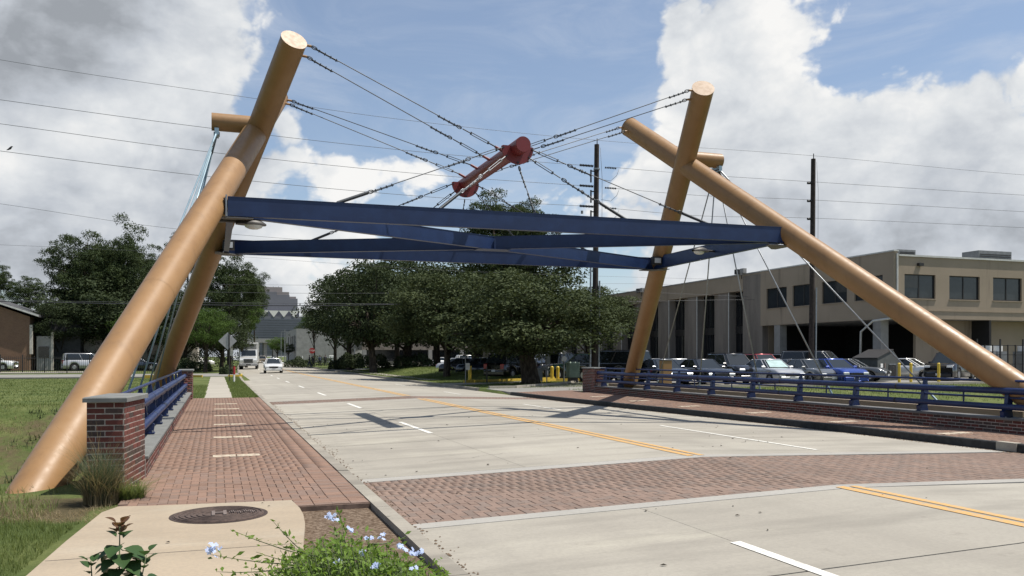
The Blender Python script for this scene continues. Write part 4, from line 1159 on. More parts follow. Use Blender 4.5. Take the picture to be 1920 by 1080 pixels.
for px, w, h, lab in ((1686, 1.6, 0.55, 'small grey rooftop unit just right of the roof corner'), (1850, 3.4, 0.8, 'large grey rooftop air conditioning unit further right on the flat roof')):
    x = Xon(px, YS + 3); r_ = empty('rooftop_unit', (x, YS + 3, ZT - 0.4), lab, 'rooftop unit')
    slabbox('casing', 'box_grey', r_, x - w / 2, x + w / 2, YS + 2.2, YS + 3.8, ZT - 0.4, ZT - 0.4 + h + 0.35)
    for k in range(4): slabbox('louvre', 'frame_metal', r_, x - w / 2 + 0.1, x + w / 2 - 0.1, YS + 2.15, YS + 2.196, ZT - 0.05 + k * h / 5, ZT - 0.05 + k * h / 5 + 0.05)
# colonnade wing
b2 = empty('colonnade_building', (52, 98, 0.1), 'long brown concrete office wing with tall piers and narrow dark windows behind the parked cars', 'building')
Y2 = 150.0; ZH = 7.85
slabbox('header', 'stucco', b2, XB + 0.25, XB + 1.3, YJ + 0.01, Y2, ZH, ZT + 0.0)
slabbox('parapet_cap', 'pale_concrete', b2, XB + 0.2, XB + 1.35, YJ + 0.02, Y2, ZT + 0.003, ZT + 0.12)
slabbox('roof', 'pale_concrete', b2, XB + 1.35, XB + 20, YJ + 0.01, Y2, ZT - 0.5, ZT - 0.3)
slabbox('end_wall', 'aggregate', b2, XB + 0.2, XB + 1.6, YJ + 0.01, YJ + 3.0, 0.1, ZH + 1.3)
y = YJ + 3.0; k = 0
while y < Y2 - 6:
    # window bay then pier
    f = slabbox('window', 'dark_glass', b2, XB + 1.10, XB + 1.16, y + 0.02, y + 2.42, 0.1, ZH - 0.003)
    for q in (0.82, 1.62): slabbox('mullion', 'frame_metal', f, XB + 1.03, XB + 1.095, y + q - 0.03, y + q + 0.03, 0.1, ZH - 0.01)
    slabbox('spandrel', 'frame_metal', f, XB + 1.05, XB + 1.10, y + 0.03, y + 2.40, 3.9, 4.6)
    slabbox('pier', 'aggregate', b2, XB + 0.35, XB + 1.5, y + 2.45, y + 4.35, 0.1, ZH - 0.004)
    slabbox('pier', 'aggregate', b2, XB + 0.75, XB + 1.5, y + 4.36, y + 5.65, 0.1, ZH - 0.006)
    slabbox('sunlit_edge_strip', 'white_metal', b2, XB + 0.30, XB + 0.345, y + 2.46, y + 2.56, 0.1, ZH - 0.01)  # white strip painted in for the sunlit edge of the pier
    y += 5.7; k += 1
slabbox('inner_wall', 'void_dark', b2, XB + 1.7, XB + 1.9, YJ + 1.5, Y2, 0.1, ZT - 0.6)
for px, py in ((1390, 511), (1202, 546)):
    p = atX(px, py, XB + 0.2); r_ = empty('roof_floodlight', p, 'pair of small floodlights on the parapet ' + ('near the building joint' if px > 1300 else 'just left of the far right tube'), 'lamp')
    for s in (-0.45, 0.45): MB().box(p + Vector((-0.1, s, 0.1)), (0.35, 0.55, 0.45)).build('lamp_head', 'pale_concrete' if s < 0 else 'frame_metal', r_)
    MB().box(p + Vector((0.05, 0, -0.3)), (0.08, 0.08, 0.6)).build('bracket', 'frame_metal', r_)
# screened yard with tanks at the right edge
yf = 45.0
fn = empty('yard_fence', (Xon(1900, yf), yf, 0.1), 'dark metal grid fence in front of the ground floor at the right edge', 'fence')
xa, xb = Xon(1832, yf), Xon(2000, yf)
n = 12
for k in range(n + 1):
    x = xa + (xb - xa) * k / n; slabbox('bar' if k % 3 else 'post', 'frame_metal', fn, x - (0.02 if k % 3 else 0.045), x + (0.02 if k % 3 else 0.045), yf - 0.04, yf + 0.04, 0.1, 2.55 if k % 3 else 2.95)
for z in (0.5, 1.2, 1.85, 2.5): slabbox('rail', 'frame_metal', fn, xa, xb, yf + 0.045, yf + 0.075, z - 0.02, z + 0.02)
for px in (1849, 1869, 1918):
    x = Xon(px, yf + 1.4); r_ = empty('white_tank', (x, yf + 1.4, 0.1), {1849: 'left white topped tank behind the grid fence', 1869: 'middle white topped tank behind the grid fence', 1918: 'right white topped tank behind the grid fence, at the edge'}[px], 'tank')
    slabbox('frame', 'box_grey', r_, x - 0.45, x + 0.45, yf + 0.95, yf + 1.85, 0.1, 2.1)
    MB().cyl((x, yf + 1.4, 2.1), (x, yf + 1.4, 2.5), 0.36, n=20).build('lid', 'post_white', r_)
# flat grey office far right of the road
b3 = empty('grey_office', (34, 150, 0.1), 'long low grey concrete building behind the dark oaks, with a black window strip', 'building')
slabbox('wall', 'aggregate', b3, 24.5, 70, 152, 175, 2.9, 6.4)
slabbox('wall_base', 'aggregate', b3, 24.5, 70, 152.3, 174.7, 0.1, 0.9)
slabbox('window_strip', 'dark_glass', b3, 25, 70, 152.5, 174, 0.9, 2.9)
for k in range(8): slabbox('column', 'pale_concrete', b3, 24.6 + k * 6, 25.3 + k * 6, 151.96, 152.48, 0.1, 2.9)
b4 = empty('white_office', (32, 232, 0.1), 'pale two storey building beyond the trees at the far end of the road', 'building')
wall_with_windows(b4, 'x', 217, 18.8, 45, 0.1, 8.6, [], 'pale_concrete')
wall_with_windows(b4, 'y', 18.8, 217.36, 250, 0.1, 8.6, [(220, 223, 4.6, 7.0), (226, 229, 4.6, 7.0), (232, 235, 4.6, 7.0), (240, 243, 4.6, 7.0)], 'pale_concrete')
slabbox('roof', 'pale_concrete', b4, 19.2, 45, 217.4, 250, 8.1, 8.3)
# tower far beyond
D6 = 620.0
def far(px, py): return atY(px, py, D6)
tw = empty('hospital_tower', (far(520, 668).x, D6, 0), 'distant grey stepped office tower above a zigzag white band, beyond the road end', 'building')
def fbox(name, mat, x0, x1, y0, y1, dy0, dy1):
    a, b = far(x0, y1), far(x1, y0); slabbox(name, mat, tw, a.x, b.x, D6 + dy0, D6 + dy1, max(0.0, a.z), b.z)
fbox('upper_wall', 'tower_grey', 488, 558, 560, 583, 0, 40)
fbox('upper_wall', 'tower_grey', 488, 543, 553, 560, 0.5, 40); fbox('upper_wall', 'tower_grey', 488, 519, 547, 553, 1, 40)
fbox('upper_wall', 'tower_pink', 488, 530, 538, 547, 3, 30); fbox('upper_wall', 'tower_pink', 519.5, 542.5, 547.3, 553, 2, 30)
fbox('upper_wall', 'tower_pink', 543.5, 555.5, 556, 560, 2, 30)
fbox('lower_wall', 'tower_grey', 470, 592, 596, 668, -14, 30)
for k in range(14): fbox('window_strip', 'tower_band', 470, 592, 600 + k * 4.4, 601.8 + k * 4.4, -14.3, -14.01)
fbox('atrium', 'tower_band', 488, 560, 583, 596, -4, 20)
m = MB(); zb, zt_ = far(500, 596.2).z, far(500, 584).z
for k in range(5):
    x0, x1 = far(483 + k * 18.6, 0).x, far(501.6 + k * 18.6, 0).x
    m.add([(x0, D6 - 14, zt_), (x1, D6 - 14, zt_), ((x0 + x1) / 2, D6 - 14.4, zb), (x0, D6 - 8, zt_), (x1, D6 - 8, zt_)], [(0, 2, 1), (0, 1, 4, 3)])
    m.build('zigzag_panel', 'white_metal', tw); m = MB()
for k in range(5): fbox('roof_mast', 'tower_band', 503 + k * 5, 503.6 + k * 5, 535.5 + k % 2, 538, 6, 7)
# overpass and gantry
ov = empty('overpass', (50, 380, 0), 'pale concrete overpass crossing far down the road under the tower', 'bridge')
a, b = atY(470, 640, 380), atY(520, 634, 380)
slabbox('deck', 'pale_concrete', ov, a.x - 20, b.x + 14, 378, 392, a.z - 0.6, a.z + 1.2)
for px in (478, 497, 515): x = atY(px, 650, 382).x; slabbox('pier', 'pale_concrete', ov, x - 0.7, x + 0.7, 380, 390, 0, a.z - 0.61)
# brick house on the left
hy = 112.0
hs_ = empty('brick_house', (-50, hy, 0.1), 'two storey brick apartment house with dark roof at the left edge', 'house')
p_e = atY(63, 590, hy); p_g = atY(0, 570, hy); slope = (p_g.z - p_e.z) / (p_e.x - p_g.x)
xr = p_e.x - 12.0
m = MB(); m.ext([(xr - 8, 0.1), (p_e.x - 0.4, 0.1), (p_e.x - 0.4, p_e.z - 0.25), (xr, p_e.z + slope * 12), (xr - 8, p_e.z + slope * 4)], (0, hy, 0), (1, 0, 0), (0, 0, 1), (0, 14, 0)); m.build('wall', 'house_brick', hs_)
m = MB(); m.ext([(xr, p_e.z + slope * 12 + 0.05), (p_e.x + 0.6, p_e.z - 0.28), (p_e.x + 0.6, p_e.z - 0.02), (xr, p_e.z + slope * 12 + 0.4)], (0, hy - 0.5, 0), (1, 0, 0), (0, 0, 1), (0, 22, 0)); m.build('roof', 'roof_shingle', hs_)
m = MB(); m.ext([(xr, p_e.z + slope * 12 + 0.10), (p_e.x + 0.6, p_e.z - 0.26), (p_e.x + 0.6, p_e.z - 0.04), (xr, p_e.z + slope * 12 + 0.32)], (0, hy - 0.56, 0), (1, 0, 0), (0, 0, 1), (0, 0.05, 0)); m.build('fascia', 'white_metal', hs_)
e1 = p_e.x
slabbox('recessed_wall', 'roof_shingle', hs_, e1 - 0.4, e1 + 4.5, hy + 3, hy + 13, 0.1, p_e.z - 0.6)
slabbox('stair_panel', 'pale_concrete', hs_, e1 + 0.2, e1 + 1.7, hy + 0.6, hy + 0.8, 0.1, 4.1)
slabbox('window', 'dark_glass', hs_, e1 + 0.4, e1 + 1.5, hy + 0.54, hy + 0.59, 1.6, 2.9)
slabbox('door_trim', 'trim_paint', hs_, e1 + 1.71, e1 + 1.95, hy + 0.5, hy + 0.8, 0.1, 4.6)
slabbox('door_trim', 'trim_paint', hs_, e1 - 0.4, e1 - 0.1, hy - 0.1, hy + 0.2, 2.0, 5.4)
h2 = empty('tan_house', (-34, 124, 0.1), 'tan house front with pale shutters half hidden under the left trees', 'house')
xq = atY(112, 660, 118).x
slabbox('wall', 'trim_paint', h2, xq, xq + 16, 118, 128, 0.1, 5.0)
for k in range(5): slabbox('window', 'dark_glass', h2, xq + 1 + k * 3, xq + 2.2 + k * 3, 117.9, 117.99, 1.2, 3.6)
slabbox('roof', 'roof_shingle', h2, xq - 0.5, xq + 16.5, 117.3, 128.5, 5.003, 5.5)
# iron fence on the left
p0, p1 = atZ(-40, 699.5, 0.06), atZ(290, 700.5, 0.06)
ff = empty('iron_fence', (p0 + p1) / 2, 'long black iron picket fence along the far side of the left field', 'fence')
Lf = (p1 - p0).length; d = (p1 - p0).normalized(); n = int(Lf / 0.22); k = 0
while k <= n:
    q = p0 + d * (k * 0.22)
    if k % 11 == 0: MB().box(q + Vector((0, 0, 0.93)), (0.09, 0.09, 1.86)).build('post', 'frame_metal', ff)
    else: MB().box(q + Vector((0, 0, 0.86)), (0.025, 0.025, 1.68)).build('picket', 'frame_metal', ff)
    k += 1
for z in (0.25, 1.5): MB().cyl(p0 + Vector((0, 0.02, z)), p1 + Vector((0, 0.02, z)), 0.022, n=4).build('rail', 'frame_metal', ff)

# ================================================================== POWER LINES
YP = 46.0
poles = []
def power_pole(px, pt, label, hw=True):
    x = atY(px, 600, YP).x; top = atY(px, pt, YP).z
    root = empty('power_pole', (x, YP, 0.1), label, 'power pole', 'dark timber power poles')
    MB().cyl((x - 0.16, YP, 0.0), (x, YP, top), 0.19, 0.145, n=14).build('pole', 'pole_wood', root)
    MB().cyl((x + 0.02, YP, top), (x + 0.02, YP, top + 0.35), 0.03, n=6).build('top_pin', 'frame_metal', root)
    MB().tube([(x + 0.18, YP - 0.1, top - 0.2), (x + 0.30, YP - 0.1, top - 2), (x + 0.28, YP - 0.1, top - 6)], 0.012, 4).build('ground_wire', 'wire', root)
    MB().cyl((x + 0.02, YP - 0.2, 0.2), (x + 0.10, YP - 0.17, 6.2), 0.05, n=8).build('conduit', 'galvanised', root)
    return root, x, top
r1, x1, t1 = power_pole(1119, 271, 'left of the two dark timber power poles, carrying three strings of insulators')
r2, x2, t2 = power_pole(1525, 298, 'right dark timber power pole behind the near right tube, with small insulators')
MB().cyl((x1 - 0.65, YP - 0.5, 0.1), (x1 - 0.62, YP - 0.5, 7.4), 0.055, n=8).build('lamp_post', 'galvanised', None, dict(label='thin pale metal pole standing beside the left timber power pole', cat='pole'), (x1 - 0.65, YP - 0.5, 0.1))
for k, y in enumerate((312, 350, 388)):
    z = atY(1119, y, YP).z
    m = MB()
    for j in range(9): m.cyl((x1 - 0.25 - j * 0.10, YP, z), (x1 - 0.30 - j * 0.10, YP, z), 0.085, 0.05, n=10)
    m.build('insulator_string', 'frame_metal', r1)
    m = MB()
    for j in range(7): m.cyl((x1 + 0.55 + j * 0.11, YP, z - 0.03), (x1 + 0.6 + j * 0.11, YP, z - 0.03), 0.065, 0.04, n=8)
    m.build('insulator_string', 'frame_metal', r1)
    MB().tube([(x1 + 0.3, YP, z - 0.75), (x1 + 0.9, YP, z - 0.8), (x1 + 1.3, YP, z - 0.45), (x1 + 1.45, YP, z - 0.08)], 0.012, 5).build('jumper_wire', 'wire', r1)
    MB().box((x1 - 0.38, YP, z - 0.6), (0.07, 0.07, 0.75), rz=0.2).build('cutout_switch', 'frame_metal', r1)
    MB().box((x1 - 0.2, YP, z - 0.3), (0.4, 0.06, 0.06)).build('bracket', 'frame_metal', r1)
    MB().cyl((x1 - 0.95, YP, z - 0.45), (x1 - 0.95, YP, z - 0.28), 0.07, n=10).build('suspended_weight', 'box_grey', r1)
    z2 = atY(1525, 343 + 33.5 * k, YP).z
    MB().cyl((x2 - 0.45, YP, z2 - 0.04), (x2 - 0.18, YP, z2 - 0.02), 0.08, n=8).build('insulator', 'frame_metal', r2)
for nm, z in ((r1, t1 - 1.5), (r1, t1 - 5.1)): MB().cyl((x1 - 0.005, YP, z), (x1 - 0.005, YP, z + 0.09), 0.19, n=14).build('band_clamp', 'galvanised', nm)
def wire_px(name, pts, Y, label, r=0.012, group='power wires strung across the sky', mat='wire', sub=6):
    P = [atY(x, y, Y) for x, y in pts]
    # smooth curve through the points
    Q = []
    for i in range(len(P) - 1):
        a = P[max(i - 1, 0)]; b = P[i]; c = P[i + 1]; d = P[min(i + 2, len(P) - 1)]
        for k in range(sub):
            t_ = k / sub; Q.append(0.5 * ((2 * b) + (c - a) * t_ + (2 * a - 5 * b + 4 * c - d) * t_ ** 2 + (3 * b - a - 3 * c + d) * t_ ** 3))
    Q.append(P[-1])
    mid = Q[len(Q) // 2]
    MB().tube(Q, r, 5).build(name, mat, None, dict(label=label, cat='wire', group=group), tuple(mid))
wire_px('power_wire', [(-500, 10), (0, 112), (480, 185), (760, 225), (1119, 263), (1525, 292), (1920, 328), (2400, 360)], YP, 'topmost overhead wire running over the tips of both timber poles', 0.010)
wire_px('power_wire', [(-500, 115), (0, 187), (400, 241), (800, 286), (1105, 311)], YP, 'second overhead wire from the top, left of the insulator pole')
wire_px('power_wire', [(-500, 165), (0, 232), (400, 286), (800, 327), (1105, 349)], YP, 'third overhead wire from the top, left of the insulator pole')
wire_px('power_wire', [(-500, 215), (0, 283), (400, 332), (800, 369), (1105, 387)], YP, 'fourth overhead wire, left of the insulator pole, a bird sitting on it')
for k, (a, b, c, lab) in enumerate(((313, 341, 366, 'upper'), (352, 375, 397, 'middle'), (390, 409, 427, 'lower'))):
    wire_px('power_wire', [(1140, a), (1320, a + 15), (1525, b), (1920, c), (2400, c + 26)], YP, lab + ' of the three wires running right from the insulator pole')
wire_px('service_wire', [(-300, 345), (0, 382), (320, 428), (700, 458), (1100, 474)], 60, 'thin low wire sagging behind the left tan tube', 0.010)
wire_px('service_wire', [(-300, 452), (0, 459), (400, 478), (800, 505), (1200, 520), (1600, 528)], 75, 'faint thin wire low in the sky behind the blue frame', 0.009)
wire_px('telephone_cable', [(-300, 560), (0, 565), (250, 570), (600, 573), (900, 566), (1120, 555)], 66, 'thick black telephone cable crossing low over the road', 0.032, mat='cloth_dark')
wire_px('telephone_cable', [(-300, 556), (200, 566), (600, 569), (900, 571), (1120, 567), (1400, 562), (1560, 565)], 66, 'thin cable just beneath the black telephone cable', 0.014)
wire_px('telephone_cable', [(300, 546), (600, 550), (900, 548), (1120, 545), (1400, 556), (1560, 560)], 67, 'upper thin grey cable crossing in front of the oaks', 0.011)
wire_px('telephone_cable', [(300, 533), (620, 535), (900, 538), (1200, 532), (1500, 548)], 90, 'faint distant cable above the road end', 0.012)
# bird on the wire
pb = atY(18, 283, YP)
bd = empty('small_bird', pb, 'tiny dark bird perched on the fourth wire at the left edge', 'bird')
m = MB(); q = [pb + Vector((-0.13, 0, 0.03)), pb + Vector((-0.05, 0, 0.07)), pb + Vector((0.02, 0, 0.12)), pb + Vector((0.07, 0, 0.19)), pb + Vector((0.10, 0, 0.215)), pb + Vector((0.15, 0, 0.205))]
m.tube(q, [0.012, 0.035, 0.055, 0.04, 0.03, 0.005], 8); m.build('body', 'feather', bd)

# ================================================================== SIGNS, POSTS, BOXES
p = atZ(430, 715.5, 0.14); top = 3.25
sg = empty('warning_sign', p, 'grey back of a diamond shaped road sign on a post by the left footpath', 'sign')
MB().box((p.x, p.y, 1.7), (0.05, 0.05, 3.3)).build('post', 'frame_metal', sg)
m = MB(); s_ = 0.56; m.ext([(s_, 0), (0, s_), (-s_, 0), (0, -s_)], (p.x - 0.10, p.y + 0.035, 2.72), (1, 0, 0), (0, 0, 1), (0, 0.01, 0)); m.build('sign_plate', 'sign_back', sg)
MB().box((p.x - 0.05, p.y + 0.02, 2.72), (0.012, 0.025, 1.05)).build('bracket', 'frame_metal', sg)
p = atZ(439, 717, 0.14)
mk = empty('marker_post', p, 'short marker post, red above and white below, in the left verge grass', 'post')
MB().cyl(p, p + Vector((0, 0, 0.50)), 0.055, n=10).build('lower_post', 'post_white', mk); MB().cyl(p + Vector((0, 0, 0.50)), p + Vector((0, 0, 0.98)), 0.07, n=10).build('red_sleeve', 'sign_red', mk)
p = atZ(437, 697, 0.15)
s2 = empty('street_sign', p, 'small white sign on a leaning post behind the diamond sign', 'sign')
MB().cyl(p, p + Vector((-0.12, 0, 2.7)), 0.045, n=8).build('post', 'frame_metal', s2); MB().box(p + Vector((-0.15, -0.05, 2.2)), (0.28, 0.02, 1.1)).build('sign_plate', 'post_white', s2)
p = atZ(585, 687, 0.14)
st = empty('stop_sign', p, 'red octagonal stop sign at the distant side street on the right', 'sign')
MB().cyl(p, p + Vector((0, 0, 2.2)), 0.05, n=8).build('post', 'frame_metal', st)
m = MB(); m.ext([(0.48 * math.cos(math.pi / 8 + k * math.pi / 4), 0.48 * math.sin(math.pi / 8 + k * math.pi / 4)) for k in range(8)], p + Vector((0, -0.06, 2.5)), (1, 0, 0), (0, 0, 1), (0, -0.02, 0)); m.build('sign_plate', 'sign_red', st)
def text_obj(txt, p, size, mat, parent, rx=90, rz=0):
    c = bpy.data.curves.new('lettering', 'FONT'); c.body = txt; c.size = size; c.align_x = 'CENTER'; c.align_y = 'CENTER'; c.extrude = 0.003
    o = bpy.data.objects.new('lettering', c); COL.objects.link(o); dg = bpy.context.evaluated_depsgraph_get()
    me = bpy.data.meshes.new_from_object(o.evaluated_get(dg)); bpy.data.objects.remove(o)
    me.materials.clear(); me.materials.append(M[mat])
    o = bpy.data.objects.new('lettering', me); COL.objects.link(o); o.rotation_euler = (R(rx), 0, R(rz))
    o.parent = parent; o.location = Vector(p) - parent.location; return o
text_obj('STOP', p + Vector((0, -0.085, 2.5)), 0.36, 'post_white', st)
p = atZ(654, 692, 0.2); r_ = empty('verge_post', p, 'thin tall grey pole by the right kerb near the oaks', 'pole'); MB().cyl(p, p + Vector((0, 0, 3.6)), 0.04, n=6).build('pole', 'box_grey', r_)
p = atZ(622, 681, 0.2); r_ = empty('white_cabinet', p + Vector((0, 0, 0)), 'white cabinet on the grass in front of the low grey building', 'cabinet')
MB().bevbox(p + Vector((0, 0, 1.0)), (1.1, 0.7, 1.5), 0.05).build('box', 'post_white', r_); MB().box(p + Vector((0, 0, 0.12)), (0.9, 0.5, 0.3)).build('base', 'box_grey', r_)
p = atZ(567, 681, 0.15); r_ = empty('white_post', p, 'slim white post on the grass at the distant side street', 'post'); MB().cyl(p, p + Vector((0, 0, 1.7)), 0.09, n=8).build('post', 'post_white', r_)
# small sign and bollards by the car park lane
p = atZ(873, 719, 0.15); r_ = empty('lane_sign', p, 'small white notice on a post left of the yellow bollard by the car park lane', 'sign')
MB().cyl(p, p + Vector((0, 0, 1.9)), 0.03, n=6).build('post', 'box_grey', r_); MB().box(p + Vector((0.13, -0.03, 1.0)), (0.24, 0.02, 0.40)).build('sign_plate', 'post_white', r_)
def bollard(px, py, h, lab, r=0.085, base=True):
    p = atZ(px, py, 0.15); r_ = empty('yellow_bollard', p, lab, 'bollard', 'yellow steel bollards')
    MB().cyl(p, p + Vector((0, 0, h - 0.05)), r, n=14).build('post', 'post_yellow', r_); MB().cyl(p + Vector((0, 0, h - 0.05)), p + Vector((0, 0, h)), r, r * 0.55, n=14).build('cap', 'post_yellow', r_)
bollard(881, 716, 1.0, 'lone yellow bollard beside the small white notice', 0.11)
bollard(1035, 714, 0.95, 'yellow bollard just right of the grey meter boxes', 0.10); bollard(1046, 714.5, 0.95, 'darker yellow bollard between the meter boxes and the green ridged box', 0.10)
bollard(1686, 717, 1.2, 'yellow bollard touching the corner of the dark dumpster shed'); bollard(1708, 717, 1.2, 'middle yellow bollard in front of the small grey car'); bollard(1760, 717, 1.2, 'rightmost yellow bollard in front of the black pickup')
p = atZ(1040, 705, 0.15); r_ = empty('timber_barrier', p, 'tilted grey timber rail above the two yellow bollards by the oak', 'barrier')
MB().cyl(p + Vector((-1.1, 0, 1.05)), p + Vector((0.9, 0, 0.75)), 0.07, n=6).build('rail', 'pole_wood', r_); MB().box(p + Vector((0, 0, 0.42)), (0.1, 0.1, 0.9)).build('post', 'pole_wood', r_)
p = atZ(913, 717, 0.15); r_ = empty('black_post', p, 'thin black post on the lane edge left of the big oak', 'post'); MB().cyl(p, p + Vector((0, 0, 0.95)), 0.045, n=8).build('post', 'frame_metal', r_)
p = atZ(1016, 718, 0.14)
r_ = empty('meter_rack', p, 'rack of grey electric meter boxes on posts right of the big oak trunk', 'meter box')
for dx in (-0.35, 0.0, 0.32): MB().cyl(p + Vector((dx, 0, 0)), p + Vector((dx, 0, 2.0 if dx else 1.9)), 0.035, n=6).build('post', 'galvanised', r_)
MB().cyl(p + Vector((-0.45, 0, 1.93)), p + Vector((0.4, 0, 1.93)), 0.03, n=6).build('crossbar', 'galvanised', r_)
for dx, z, w, h in ((-0.2, 0.52, 0.34, 0.78), (0.34, 1.42, 0.26, 0.62), (-0.22, 1.52, 0.14, 0.35), (0.08, 0.9, 0.2, 0.25)): MB().bevbox(p + Vector((dx, -0.12, z)), (w, 0.16, h), 0.02).build('meter_cabinet', 'box_grey', r_)
p = atD(1074, 700, 52.0); p.z = 0.14
r_ = empty('ridged_box', p, 'pale green box with horizontal ridges leaning beside the far right brick pillar', 'cabinet')
MB().bevbox(p + Vector((0, 0, 0.80)), (0.66, 0.55, 0.95), 0.06).build('body', 'box_green', r_)
for k in range(8): MB().box(p + Vector((0, -0.29, 0.42 + k * 0.105)), (0.70, 0.03, 0.045)).build('ridge', 'box_green', r_)
MB().box(p + Vector((0, 0, 0.16)), (0.5, 0.45, 0.33)).build('base', 'frame_metal', r_)
p = p + Vector((-0.05, 1.3, 0)); r_ = empty('camera_mast', p, 'grey post with a round dial above the green ridged box', 'post'); MB().cyl(p, p + Vector((0, 0, 2.1)), 0.05, n=8).build('post', 'box_grey', r_); MB().box(p + Vector((0, 0, 1.95)), (0.16, 0.14, 0.42)).build('head', 'box_grey', r_); MB().cyl(p + Vector((0, -0.08, 1.45)), p + Vector((0, 0.05, 1.45)), 0.17, n=16).build('dial', 'galvanised', r_)
# dumpster shed
c = atD(1646, 690, 57.0); x, y = c.x, c.y; bx_ = 1.55
ds = empty('dumpster_shed', (x, y, 0.14), 'dark grey bin shed with sloping roof and white notice at the car park edge', 'shed')
m = MB(); m.ext([(-bx_, 0.14), (bx_, 0.14), (bx_, 1.45), (0.55, 2.15), (-bx_, 1.62)], (x, y - 1.0, 0), (0.93, 0.36, 0), (0, 0, 1), (-0.5, 1.6, 0)); m.build('body', 'bin_dark', ds)
m = MB(); m.ext([(-bx_ - 0.1, 1.60), (0.56, 2.165), (0.56, 2.22), (-bx_ - 0.1, 1.66)], (x, y - 1.06, 0), (0.93, 0.36, 0), (0, 0, 1), (-0.52, 1.72, 0)); m.build('roof', 'frame_metal', ds)
ux = Vector((0.93, 0.36, 0)).normalized()
for off, z, w, h, mt, nmn in ((-1.05, 1.0, 0.30, 0.55, 'post_white', 'notice'), (-0.60, 1.0, 0.16, 0.6, 'rust_light', 'stain_panel'), (0.45, 1.22, 0.95, 0.06, 'galvanised', 'handle_bar'), (0.45, 0.8, 1.0, 0.7, 'frame_metal', 'hatch')):
    q = Vector((x, y - 1.03, z)) + ux * off; MB().box(q, (w, 0.03 if mt != 'frame_metal' else 0.02, h), rz=math.atan2(0.36, 0.93)).build(nmn, mt, ds)
p = atD(1248, 700, 41.0); r_ = empty('tan_stub_post', (p.x, p.y, 0), 'short thick tan square post behind the right railing beside the steep tan tube', 'post')
MB().bevbox((p.x, p.y, 0.78), (0.46, 0.40, 1.55), 0.03).build('post', 'tan_paint', r_); MB().bevbox((p.x, p.y, 1.57), (0.50, 0.44, 0.05), 0.01).build('cap', 'grey_plate', r_)
# far poles along the road
for px, py, h, lab in ((666 - 0, 0, 0, ''),): pass
for px, py, d_, h, lab in ((527, 660, 260, 9, 'slim grey light pole in the distance right of the white car'), (473, 655, 210, 7, 'thin distant pole above the box truck'), (665, 640, 150, 10, 'dark far pole above the low grey building'), (534, 650, 200, 8, 'faint distant pole by the overpass')):
    p = atD(px, py, d_); r_ = empty('distant_pole', (p.x, p.y, 0.1), lab, 'pole'); MB().cyl((p.x, p.y, 0.1), (p.x, p.y, h), 0.12, 0.08, n=6).build('shaft', 'box_grey', r_)
    MB().box((p.x, p.y, h - 0.5), (1.6, 0.1, 0.12)).build('crossarm', 'box_grey', r_)

# ================================================================== VEHICLES (local frame: forward = +Y)
CARS = {
 # L, W, H, belt(rear,mid,front), hood z, cabin base y0,y1, roof y0,y1 , wheel r
 'sedan': dict(L=4.75, W=1.82, H=1.45, deck=0.98, belt=0.93, hood=0.84, nose=0.62, cb=(-1.75, 1.05), cr=(-1.05, 0.25), wr=0.325, wb=(-1.40, 1.42)),
 'hatch': dict(L=4.2, W=1.78, H=1.47, deck=1.0, belt=0.95, hood=0.88, nose=0.66, cb=(-2.0, 1.0), cr=(-1.65, 0.2), wr=0.31, wb=(-1.25, 1.30)),
 'suv': dict(L=4.85, W=1.95, H=1.76, deck=1.12, belt=1.10, hood=1.02, nose=0.80, cb=(-2.32, 1.05), cr=(-2.0, 0.30), wr=0.37, wb=(-1.42, 1.45)),
 'bigsuv': dict(L=5.4, W=2.03, H=1.95, deck=1.2, belt=1.18, hood=1.15, nose=0.95, cb=(-2.62, 1.15), cr=(-2.5, 0.45), wr=0.40, wb=(-1.55, 1.6)),
 'pickup': dict(L=5.6, W=2.0, H=1.86, deck=1.08, belt=1.14, hood=1.12, nose=0.92, cb=(-0.9, 1.35), cr=(-0.65, 0.65), wr=0.40, wb=(-1.75, 1.75)),
}
